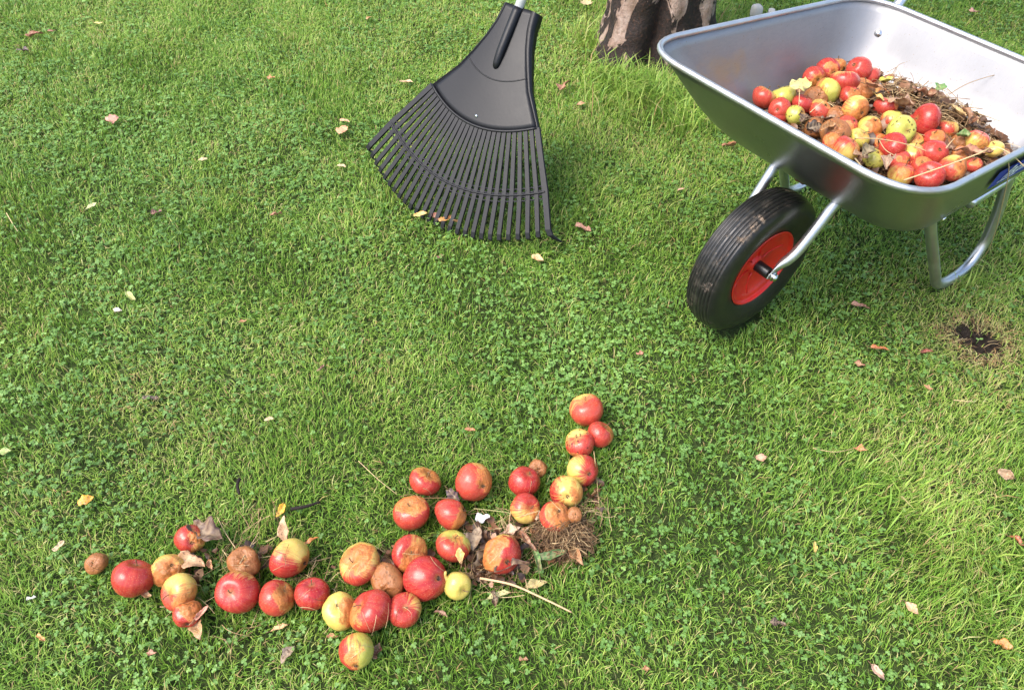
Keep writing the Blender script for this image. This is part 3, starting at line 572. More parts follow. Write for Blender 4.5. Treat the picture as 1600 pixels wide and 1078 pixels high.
# wheel
wh = empty('wheel', (0, 0, .1934)); wh.parent = wb
def lathe_y(prof, n=72):
    V = []
    for (v, r) in prof:
        for k in range(n):
            a = 2 * math.pi * k / n; V.append((r * math.cos(a), -v, r * math.sin(a)))
    return V, grid_faces(len(prof), n)
half = [(.0, .1934)]
for gpos in (.007, .0155, .024, .0325):
    rr_ = lambda v: .1934 - 6.5 * v * v
    half += [(gpos - .0017, rr_(gpos)), (gpos - .0013, rr_(gpos) - .0035), (gpos + .0013, rr_(gpos) - .0035), (gpos + .0017, rr_(gpos))]
half += [(.0375, .1838), (.0425, .1775), (.0462, .1675), (.0478, .155), (.0472, .141), (.0440, .126), (.0395, .1145), (.0365, .1085), (.0345, .1062), (.031, .104), (.026, .100)]
prof = [(-v, r) for v, r in half[::-1]] + half[1:]
meshobj('tyre', *lathe_y(prof, 96), M['rubber'], wh)
rp = [(.0372, .1065), (.0385, .1050), (.0385, .1030), (.0360, .1010), (.0310, .1000), (.0290, .0960), (.0285, .0900), (.0250, .0860), (.0170, .0700), (.0120, .0480), (.0110, .0300), (.0130, .0240), (.0180, .0220), (.0200, .0190), (.0200, .0)]
Vr, Fr = [], []
for sgn in (1, -1):
    v_, f_ = lathe_y([(sgn * a_, max(b_, .0005)) for a_, b_ in rp]); o_ = len(Vr); Vr += v_; Fr += [tuple(i + o_ for i in f) for f in (f_ if sgn > 0 else [q_[::-1] for q_ in f_])]
# stiffening webs on the dish
mbr = MB(); mbr.V = Vr; mbr.F = Fr
for k in range(6):
    a_ = k * math.pi / 3 + .35
    for sgn in (1, -1):
        P_ = [(r_ * math.cos(a_), -sgn * v_, r_ * math.sin(a_)) for v_, r_ in ((.0135, .024), (.0118, .045), (.0168, .068), (.0240, .085))]
        mbr.add(tube(P_, .0022, 6))
mbr.build('wheel_rim', M['red'], wh)
hb = MB(); hb.add(tube([(0, -.058, 0), (0, -.0565, 0), (0, .0565, 0), (0, .058, 0)], [.0135, .0145, .0145, .0135], 20)); hb.build('hub', M['hub'], wh)
for s in (-1, 1):
    ax = MB(); ax.add(tube([(0, s * .0587, 0), (0, s * .0805, 0)], .0052, 10)); ax.add(tube([(0, s * .0720, 0), (0, s * .0790, 0)], .0098, 6)); ax.add(tube([(0, s * .0700, 0), (0, s * .0718, 0)], .0125, 16))
    ax.build('axle_bolt', M['bolt'], wh)
# forks
for s in (1, -1):
    P_ = catmull([bl_(-.004, s * .0655, .186), bl_(.002, s * .0655, .198), bl_(.014, s * .070, .222), bl_(.040, s * .083, .257), bl_(.085, s * .088, .318), bl_(.126, s * .091, .372), bl_(.17, s * .10, .41)], 6)
    n_ = len(P_); fl = [min(1, .16 + max(0, (i - 7) / 9)) for i in range(n_)]; rd = [.0150 if i < 7 else .0132 for i in range(n_)]
    meshobj('fork', *tube(P_[:n_ - 3], rd[:n_ - 3], 16, flat=fl[:n_ - 3]), M['tube'], wb)
# legs (each one bent tube) and handles
for s in (1, -1):
    P_ = catmull([bl_(.325, s * .225, .33), bl_(.365, s * .233, .26), bl_(.475, s * .255, .085), bl_(.508, s * .26, .035), bl_(.545, s * .262, .012), bl_(.60, s * .264, .001), bl_(.660, s * .264, .003), bl_(.700, s * .262, .035), bl_(.722, s * .257, .085), bl_(.712, s * .250, .17), bl_(.690, s * .242, .25), bl_(.665, s * .240, .31)], 7)
    meshobj('leg', *tube(P_, .0140, 16), M['tube'], wb)
    P_ = catmull([bl_(.50, s * .236, .294), bl_(.60, s * .238, .296), bl_(.66, s * .243, .315), bl_(.72, s * .262, .42), bl_(.775, s * .272, .50), bl_(.85, s * .28, .555), bl_(1.00, s * .285, .60), bl_(1.20, s * .285, .645)], 7)
    hd_ = meshobj('handle', *tube(P_, .0150, 16), M['grip'], wb)
    a_ = P_[-9]; b_ = P_[-1]; mg = MB(); mg.add(tube([a_, a_ + (b_ - a_) * .03, a_ + (b_ - a_) * .97, b_ + (b_ - a_) * .08, b_ + (b_ - a_) * .1], [.0165, .0185, .0180, .0185, .013], 16)); mg.build('grip', M['hub'], hd_)
# bolts through the tray wall
for (x, y, z, rr_, s) in ((1371, 52, .478, .0085, 1), (1594, 211, .405, .0085, 1)):
    p_ = at(x, y, z); u_, v_ = uvof(p_); nn = np.array([-.9, 0, .42]); b0_ = bl_(u_ + .004, v_, z - .002)
    meshobj('bolt', *tube([b0_, b0_ + nn * .002, b0_ + nn * .0021, b0_ + nn * .006, b0_ + nn * .008], [.011, .011, rr_, rr_, rr_ * .5], 14), M['bolt'], tray)
def wall_v(u, z, off): 
    hv = B0 + (B1 - B0) * (u - A0) / (A1 - A0); t = (z - zf(u)) / (zr(u) - zf(u)); return FB + (hv - FB) * t + off
def on_wall(u, z, off): return bl_(u, wall_v(u, z, off), z)
b0_ = on_wall(.13, .47, .001); meshobj('bolt', *tube([b0_, b0_ + np.array([0, -.003, -.001]), b0_ + np.array([0, -.004, -.0012])], [.006, .006, .003], 12), M['bolt'], tray)
# sticker, skewed like the printed one
def skew(a_, b_): # a 0..1 along, b 0..1 up
    u0 = .244 + (.21 - .244) * b_; z0_ = .500 + (.568 - .500) * b_; L_ = .20
    return u0 + L_ * a_, z0_ - .121 * L_ * a_
V = []; 
for i in range(9):
    for j in range(5):
        u_, z_ = skew(i / 8, j / 4); V.append(on_wall(u_, z_, .006))
st_o = meshobj('sticker', V, grid_faces(9, 5, False), M['sticker'], tray)
V = []
def text_mesh(s, size, shear=0):
    cu = bpy.data.curves.new('txt', 'FONT'); cu.body = s; cu.size = size; cu.shear = shear; cu.resolution_u = 4; cu.offset = size * .022
    ob = bpy.data.objects.new('txt', cu); COL.objects.link(ob); dg = bpy.context.evaluated_depsgraph_get(); me = bpy.data.meshes.new_from_object(ob.evaluated_get(dg))
    Vv = [tuple(v.co) for v in me.vertices]; Ff = [tuple(p_.vertices) for p_ in me.polygons]
    bpy.data.objects.remove(ob); bpy.data.curves.remove(cu); bpy.data.meshes.remove(me); return Vv, Ff
mb = MB(); Vv, Ff = text_mesh('Recon', .040, .35)
def put(xl, yl): u_ = .262 + xl; return on_wall(u_, .527 - .121 * xl + yl, .0085)
mb.add(([put(x_, y_ * 1.3 - .004) for x_, y_, _ in Vv], Ff))
mb.add(([put(.052, .001), put(.150, .016), put(.142, .022), put(.085, .0065)], [(0, 1, 2, 3)]))
for k, (x0_, x1_) in enumerate(((-.004, .004), (.008, .03), (.033, .05), (.053, .075))):
    mb.add(([put(x0_, -.0135), put(x1_, -.0135), put(x1_ + .002, -.0085), put(x0_ + .002, -.0085)], [(0, 1, 2, 3)]))
mb.build('lettering', M['lettering'], st_o, smooth=False)

# ------------------------------------------------------------------ litter in the barrow
def inner(z):
    w_ = math.sqrt(max(z - .325, .0001) / .177); w_ = min(w_, 1.); q = lambda a, b, c: (1 - w_) ** 2 * a + 2 * w_ * (1 - w_) * b + w_ * w_ * c
    return q(.272, .119, -.027) + .012, q(.484, .637, .698) - .012, q(.116, .282, .323) - .012
def lit_h(u, v):
    h = .398 + .016 * math.exp(-((u - .38) ** 2 + (v + .05) ** 2) / .03) + .034 * math.exp(-((u - .56) ** 2 / .006 + (v - .01) ** 2 / .022))
    return h - .04 * max(0, (v - .12) / .15) * max(0, (u - .45) / .2)
V = []
for a_ in np.linspace(-1, 1, 52):
    for b_ in np.linspace(-1, 1, 44):
        a2, b2 = a_ * math.sqrt(1 - .38 * b_ * b_), b_ * math.sqrt(1 - .38 * a_ * a_)
        uf, ur, hv = inner(.40); u = .5 * (uf + ur) + .5 * a2 * (ur - uf); v = b2 * hv
        V.append([u, v, lit_h(u, v)])
V = np.array(V); V[:, 2] += .006 * snoise(V, 90, 3) + .004 * snoise(V, 300, 4, 2)
Vl = np.array([bw(*p_) for p_ in V])
lo_ = meshobj('leaf_mould', Vl, grid_faces(52, 44, False), M['litter'])
tag(lo_, 'dark brown mouldy leaf litter heaped under the apples in the wheelbarrow', 'leaf litter', kind='stuff')

def norm_(v): v = np.asarray(v, float); return v / (np.linalg.norm(v) + 1e-9)
def strips(pts_dirs, name, lab, cat, parent=None, kind='stuff'):
    """each item: centre, azimuth, pitch, length, width, curve, tint"""
    V, lo, tot, tn = [], [], [], []
    ns = 6
    for (c, az, pt, L_, w_, cv, ti) in pts_dirs:
        d = np.array([math.cos(az) * math.cos(pt), math.sin(az) * math.cos(pt), math.sin(pt)]); s_ = np.array([-math.sin(az), math.cos(az), 0]); up_ = np.cross(d, s_)
        b0 = len(V)
        for i in range(ns + 1):
            t = i / ns - .5; p_ = np.asarray(c) + d * t * L_ + s_ * cv * L_ * (t * t - .08) + up_ * (-abs(cv) * .35 * L_ * (t * t * 4 - .3))
            ww = w_ * (1 - .7 * (i / ns)); V += [p_ - s_ * ww / 2, p_ + up_ * ww * .45, p_ + s_ * ww / 2]
        for i in range(ns):
            a_ = b0 + i * 3
            for q_ in (0, 1): lo += [a_ + q_, a_ + q_ + 1, a_ + q_ + 4, a_ + q_ + 3]; tot.append(4)
        tn += [ti] * ((ns + 1) * 3)
    o = bigmesh(name, np.array(V), len(V), len(tot), np.array(lo), np.array(tot), M['hay'], {'tint': np.array(tn)})
    if parent: o.parent = parent
    tag(o, lab, cat, kind=kind); return o
it = []
for i in range(2600):
    u = rng.uniform(.12, .645); v = rng.uniform(-.25, .25)
    hayish = math.exp(-((u - .56) ** 2 / .012 + (v - .02) ** 2 / .03))
    if rng.uniform() > .22 + hayish: continue
    h = lit_h(u, v)
    if h < .37: 
        if rng.uniform() > .25: continue
    z = h + rng.uniform(.002, .016) + .022 * hayish * rng.uniform()
    it.append((bw(u, v, z), rng.uniform(0, 6.28), rng.normal(0, .22), rng.uniform(.03, .11), rng.uniform(.0012, .0028), rng.normal(0, .35), float(np.clip(rng.beta(1.5, 2.6) , 0, .9))))
strips(it, 'dry_grass', 'tangled dry hay stalks mixed between the apples in the wheelbarrow', 'hay')

# crumbled dead leaves worked into the load: far too many bits to count
def leaf_bits(name, places, lab, mx=.024):
    V = []; Fl = []; tnl = []
    for c_ in places:
        nn_ = norm_(np.array([rng.normal(0, .5), rng.normal(0, .5), 1.])); a1 = norm_(np.cross(nn_, rng.normal(size=3))); a2 = np.cross(nn_, a1); sz = rng.uniform(.007, mx); b0i = len(V)
        V.append(c_ + nn_ * sz * rng.uniform(-.3, .3)); k_ = 8
        for j in range(k_):
            a_ = 2 * math.pi * j / k_; rr_ = sz * rng.uniform(.55, 1.1); V.append(c_ + a1 * rr_ * math.cos(a_) + a2 * rr_ * .7 * math.sin(a_) + nn_ * sz * rng.uniform(-.25, .35))
        for j in range(k_): Fl.append((b0i, b0i + 1 + j, b0i + 1 + (j + 1) % k_))
        tnl += [rng.beta(1.4, 2.3)] * (k_ + 1)
    fr = meshobj(name, V, Fl, M['deadleaf']); t_ = fr.data.attributes.new('tint', 'FLOAT', 'POINT'); t_.data.foreach_set('value', np.array(tnl, dtype=np.float32))
    tag(fr, lab, 'leaf bits', kind='stuff')
pl = []
for i in range(950):
    u = rng.uniform(.12, .645); v = rng.uniform(-.26, .26); pl.append(bw(u, v, lit_h(u, v) + rng.uniform(.002, .020)))
leaf_bits('dead_leaf_bits', pl, 'crumbled wet brown leaf bits mixed among the apples in the wheelbarrow')
pl = []
for (x, y, sx, sy, n_) in ((775, 885, .035, .022, 90), (882, 846, .026, .018, 60), (745, 850, .02, .03, 34), (800, 840, .03, .02, 40), (305, 900, .02, .03, 16), (385, 872, .025, .015, 20), (925, 775, .015, .02, 16), (600, 880, .05, .02, 16)):
    c_ = at(x, y, 0)
    for i in range(n_): pl.append(c_ + np.array([rng.normal(0, sx), rng.normal(0, sy), rng.uniform(.002, .016) + (.03 * math.exp(-((x - 880) ** 2) / 20) if x == 880 else 0)]))
leaf_bits('dead_leaf_bits', pl, 'dark crumbled leaf scraps strewn between the apples on the lawn', .016)
V = []; Fl = []
for i in range(170):
    a_ = rng.uniform(0, 6.28); rr_ = abs(rng.normal(0, .045)); x_, y_ = HXY[0] + rr_ * math.cos(a_), HXY[1] + rr_ * math.sin(a_); sz = rng.uniform(.0015, .005); b0i = len(V); z_ = float(gh(x_, y_)[0])
    for q in ((1, 0, 0), (-1, 0, 0), (0, 1, 0), (0, -1, 0), (0, 0, 1), (0, 0, -1)): V.append(np.array([x_, y_, z_ + sz * .5]) + np.array(q) * sz * rng.uniform(.6, 1.2) + rng.normal(0, sz * .2, 3))
    for f in ((0, 2, 4), (2, 1, 4), (1, 3, 4), (3, 0, 4), (2, 0, 5), (1, 2, 5), (3, 1, 5), (0, 3, 5)): Fl.append(tuple(b0i + i_ for i_ in f))
cr_o = meshobj('soil_crumbs', V, Fl, M['crumb']); tag(cr_o, 'dark crumbs of earth in the bare patch', 'soil', kind='stuff')

# ------------------------------------------------------------------ apples
def axes_world(a_, b_, c_):
    return a_ * RC + b_ * UC - c_ * FW
def norm(v): v = np.asarray(v, float); return v / (np.linalg.norm(v) + 1e-9)
NU, NV = 40, 28
def make_apple(spec, z, group, k, zoff=None):
    x, y, d, axd, end, red, b0, bd, rot, rd, green, spots, deform, label = spec
    if zoff is None and b0 > .3: b0 += .14
    if zoff is None: d *= 1.05; z += rng.uniform(-.005, .007)
    if zoff is not None and rot < .7: rot *= .82; b0 += .08
    c = at(x, y, z); r = .5 * d / F * depth(c)
    if zoff is not None:
        c = at(x, y, r * zoff); r = .5 * d / F * depth(c); c = at(x, y, r * zoff)
    view = norm(CAM - c)
    zax = norm(axes_world(*axd) * (1 if end == 's' else -1)); xax = norm(np.cross(zax, [0.31, .2, .9])); yax = np.cross(zax, xax)
    Rm_ = np.stack([xax, yax, zax], 1)
    tall_ = rng.uniform(.84, .95); top = rng.uniform(.06, .12); lobe = rng.uniform(0, .02); seed = 3 * k + 1; asym = rng.normal(0, .05, 2)
    V = []; 
    for i in range(NV):
        ph = math.pi * (i + .02) / (NV - 1 + .04)
        for j in range(NU):
            th = 2 * math.pi * j / NU
            rr = math.sin(ph) * (1 + top * math.cos(ph) + .0) * (1 + lobe * math.cos(5 * th) * (1 - math.cos(ph)) * .5)
            zz = tall_ * math.cos(ph) - .20 * math.exp(-(ph / .40) ** 2) + .15 * math.exp(-((math.pi - ph) / .30) ** 2)
            V.append([rr * math.cos(th), rr * math.sin(th), zz + asym[0] * rr * math.cos(th)])
    V = np.array(V); nd = V / np.linalg.norm(V, axis=1)[:, None]
    rdl = norm(Rm_.T @ axes_world(*rd)); bdl = norm(Rm_.T @ axes_world(*bd))
    # sagging and caved in skin where it has rotted
    dm = nd @ rdl; wr = snoise(nd + k, 3.2, k, 2); wf = snoise(nd + k * 2, 9, k + 5, 2)
    if deform > .1 or rot > .15:
        deform = max(deform, .16)
        cave = np.clip((dm - .35) / .65, 0, 1) ** 1.2
        V *= (1 - deform * .45 * cave * (1 + .5 * wf) + deform * .10 * wr + deform * .035 * wf)[:, None]
    else:
        V *= (1 + .030 * wr + .008 * wf)[:, None]
    V *= (1 - .25 * max(0, deform - .5) * 0)
    V = V * r / .965
    V *= rng.uniform(.93, 1.05, 3)
    V[:, 2] += V[:, 0] * rng.normal(0, .06)
    blush = b0 + .55 * (nd @ bdl) * (0 if bd == (0, 0, 1) else 1) + .12 * wr
    rotv = (.52 + 1.0 * (dm + .18 * wr - (1 - 1.15 * rot if rot < .75 else -1.3))) if rot > 0 else np.full(len(nd), -1.)
    core = np.exp(-((1 - nd[:, 2]) / .03) ** 2) * .8 + np.exp(-((1 + nd[:, 2]) / .012) ** 2)
    core *= (np.linalg.norm(V[:, :2], axis=1) < r * .30)
    me = bpy.data.meshes.new('apple'); me.from_pydata([tuple(v) for v in V], [], grid_faces(NV, NU) + [tuple(range(NU))[::-1], tuple((NV - 1) * NU + j for j in range(NU))])
    me.polygons.foreach_set('use_smooth', np.ones(len(me.polygons), bool)); me.materials.append(M['apple'])
    for nm, a_ in (('blush', blush), ('rot', rotv), ('core', core)):
        t_ = me.attributes.new(nm, 'FLOAT', 'POINT'); t_.data.foreach_set('value', a_.astype(np.float32))
    me.update()
    o = bpy.data.objects.new('apple', me); COL.objects.link(o)
    mw = Matrix.Identity(4)
    for a_ in range(3):
        for b_ in range(3): mw[a_][b_] = Rm_[a_, b_]
        mw[a_][3] = c[a_]
    o.matrix_world = mw; o.color = (red, green, spots, 1)
    tag(o, label, 'apple', group)
    # stem and calyx
    zt = V[:NU, 2].mean(); zb_ = V[-NU:, 2].mean()
    if end == 's' and deform < .6:
        L_ = r * rng.uniform(.25, .45); bx_, by_ = rng.normal(0, .12, 2) * r
        meshobj('stem', *tube(catmull([(0, 0, zt - .001), (bx_ * .3, by_ * .3, zt + L_ * .5), (bx_, by_, zt + L_)], 3), [.0011, .001, .0009, .0009, .001, .0013, .0016], 6), M['stem'], o)
    elif end == 'c':
        mb_ = MB()
        for q_ in range(5):
            a_ = q_ * 1.2566 + rng.uniform(-.2, .2); e1 = np.array([math.cos(a_), math.sin(a_), 0]); e2 = np.array([-math.sin(a_), math.cos(a_), 0])
            l_ = r * rng.uniform(.10, .17); p0 = e1 * r * .03 + np.array([0, 0, zb_ + .0005])
            mb_.add(([p0 - e2 * r * .035, p0 + e2 * r * .035, p0 + e1 * l_ * .6 + e2 * r * .03 - np.array([0, 0, l_ * .7]), p0 + e1 * l_ * .45 - np.array([0, 0, l_ * 1.3]), p0 + e1 * l_ * .6 - e2 * r * .03 - np.array([0, 0, l_ * .7])], [(0, 1, 2, 3, 4)]))
        mb_.build('calyx', M['calyx'], o)
    return o, c, r
APPL = []
for k, sp in enumerate(GROUND): APPL.append(make_apple(sp, .03, 'windfall apples raked together on the lawn', k, 1.5 if k == 34 else 3.2 if k == 35 else .80))
BAP = []
for k, sp in enumerate(BARROW):
    zc = .432 + (.014 if sp[2] > 38 else 0) - (.010 if sp[2] < 30 else 0)
    BAP.append(make_apple(sp, zc, 'windfall apples heaped in the wheelbarrow tray', 50 + k))
# torn knob on the small yellow apple
oY, cY, rY = APPL[19]
iv = oY.matrix_world.to_3x3().inverted()
d0 = Vector(axes_world(-.75, .55, .3)); q0 = iv @ (d0 * rY * .9); q1 = iv @ (d0 * rY * 1.15 + Vector(axes_world(0, 1, .2)) * rY * .15); q2 = iv @ (d0 * rY * 1.05 + Vector(axes_world(.1, 1, .2)) * rY * .55)
kn = meshobj('torn_flesh', *tube(catmull([q0, q1, q2], 4), [.006, .006, .0055, .005, .0045, .004, .0035, .003, .0015], 8), M['apple'], oY)
kn.color = (0, .2, 0, 1)

# ------------------------------------------------------------------ leaves
def leaf(x, y, lpx, ang, col, label, z=.004, wr=.5, curl=.5, kind='oval', stand=0., group=None, name='leaf', cat='leaf', tiltv=None):
    c = at(x, y, z); L_ = lpx / F * depth(c); a = R(ang)
    nu, nv = 12, 9; V = []; vein = []
    sd_ = int(rng.integers(0, 60)); jag = rng.uniform(0, 6); bendy = rng.normal(0, .25)
    for i in range(nu):
        t = i / (nu - 1)
        wv = math.sin(math.pi * min(1, t * .97 + .03)) ** (.75 if kind == 'oval' else .5) * (1 - .25 * t)
        if kind == 'lobed': wv *= .72 + .38 * abs(math.sin(3.2 * math.pi * t + .4))
        if kind == 'scrap': wv *= .8 + .35 * math.sin(jag + 9 * t)
        if kind == 'long': wv *= 1
        el, er_ = 1 + .16 * math.sin(jag * 3 + 11 * t) + .08 * math.sin(23 * t + jag), 1 + .16 * math.sin(jag * 5 + 9 * t) + .08 * math.sin(27 * t)
        for j in range(nv):
            s = (j / (nv - 1) - .5) * 2; s *= el if s < 0 else er_
            px_ = (t - .5) * L_; py_ = s * wv * wr * .5 * L_ + bendy * L_ * ((t - .5) ** 2)
            pz = curl * L_ * (.28 * abs(s) ** 1.5 * wv + .35 * (t - .5) ** 2 + .06 * math.sin(5 * t + jag + 2 * s))
            V.append([px_, py_, pz]); vein.append(1. if abs(s) < .1 or (i % 2 == 0 and .1 < abs(s) < .8) else 0.)
    V = np.array(V); V[:, 2] += L_ * (.03 + .09 * curl) * snoise(V / L_, 7, sd_, 2)
    # rotate in the ground plane (angle measured in the picture), then tip it up
    if stand: 
        cs, sn = math.cos(stand), math.sin(stand); V = np.stack([V[:, 0] * cs - V[:, 2] * sn, V[:, 1], V[:, 0] * sn + V[:, 2] * cs], 1); V[:, 2] -= V[:, 2].min()
    rx = rng.normal(0, .22); V = np.stack([V[:, 0], V[:, 1] * math.cos(rx) - V[:, 2] * math.sin(rx), V[:, 1] * math.sin(rx) + V[:, 2] * math.cos(rx)], 1)
    V = np.stack([V[:, 0] * math.cos(a) - V[:, 1] * math.sin(a), V[:, 0] * math.sin(a) + V[:, 1] * math.cos(a), V[:, 2]], 1)
    V[:, 2] -= V[:, 2].min()
    Fc = grid_faces(nu, nv, False)
    me_n = name
    o = meshobj(me_n, V, Fc, M['leaf'], loc=c)
    t_ = o.data.attributes.new('vein', 'FLOAT', 'POINT'); t_.data.foreach_set('value', np.array(vein, dtype=np.float32))
    sdm = o.modifiers.new('thick', 'SOLIDIFY'); sdm.thickness = .0004
    o.color = (*col, 1); tag(o, label, cat, group)
    if kind in ('oval', 'long', 'lobed') and lpx > 18:
        e = V[nv // 2]; dr = norm(V[nv // 2] - V[nv * 4 + nv // 2]); meshobj('leaf_stalk', *tube([e, e + dr * L_ * .12 + np.array([0, 0, .001]), e + dr * L_ * .25], [.0009, .0007, .0009], 5), M['stem'], o)
    return o
TAN = (.52, .30, .16); BRN = (.26, .11, .05); ORG = (.60, .22, .06); YEL_ = (.80, .48, .04); DRK = (.06, .035, .025); PINK = (.55, .24, .17); PALE = (.66, .50, .30); GRN = (.32, .46, .12); GREY = (.26, .20, .15)
G = 'fallen leaves scattered over the lawn'
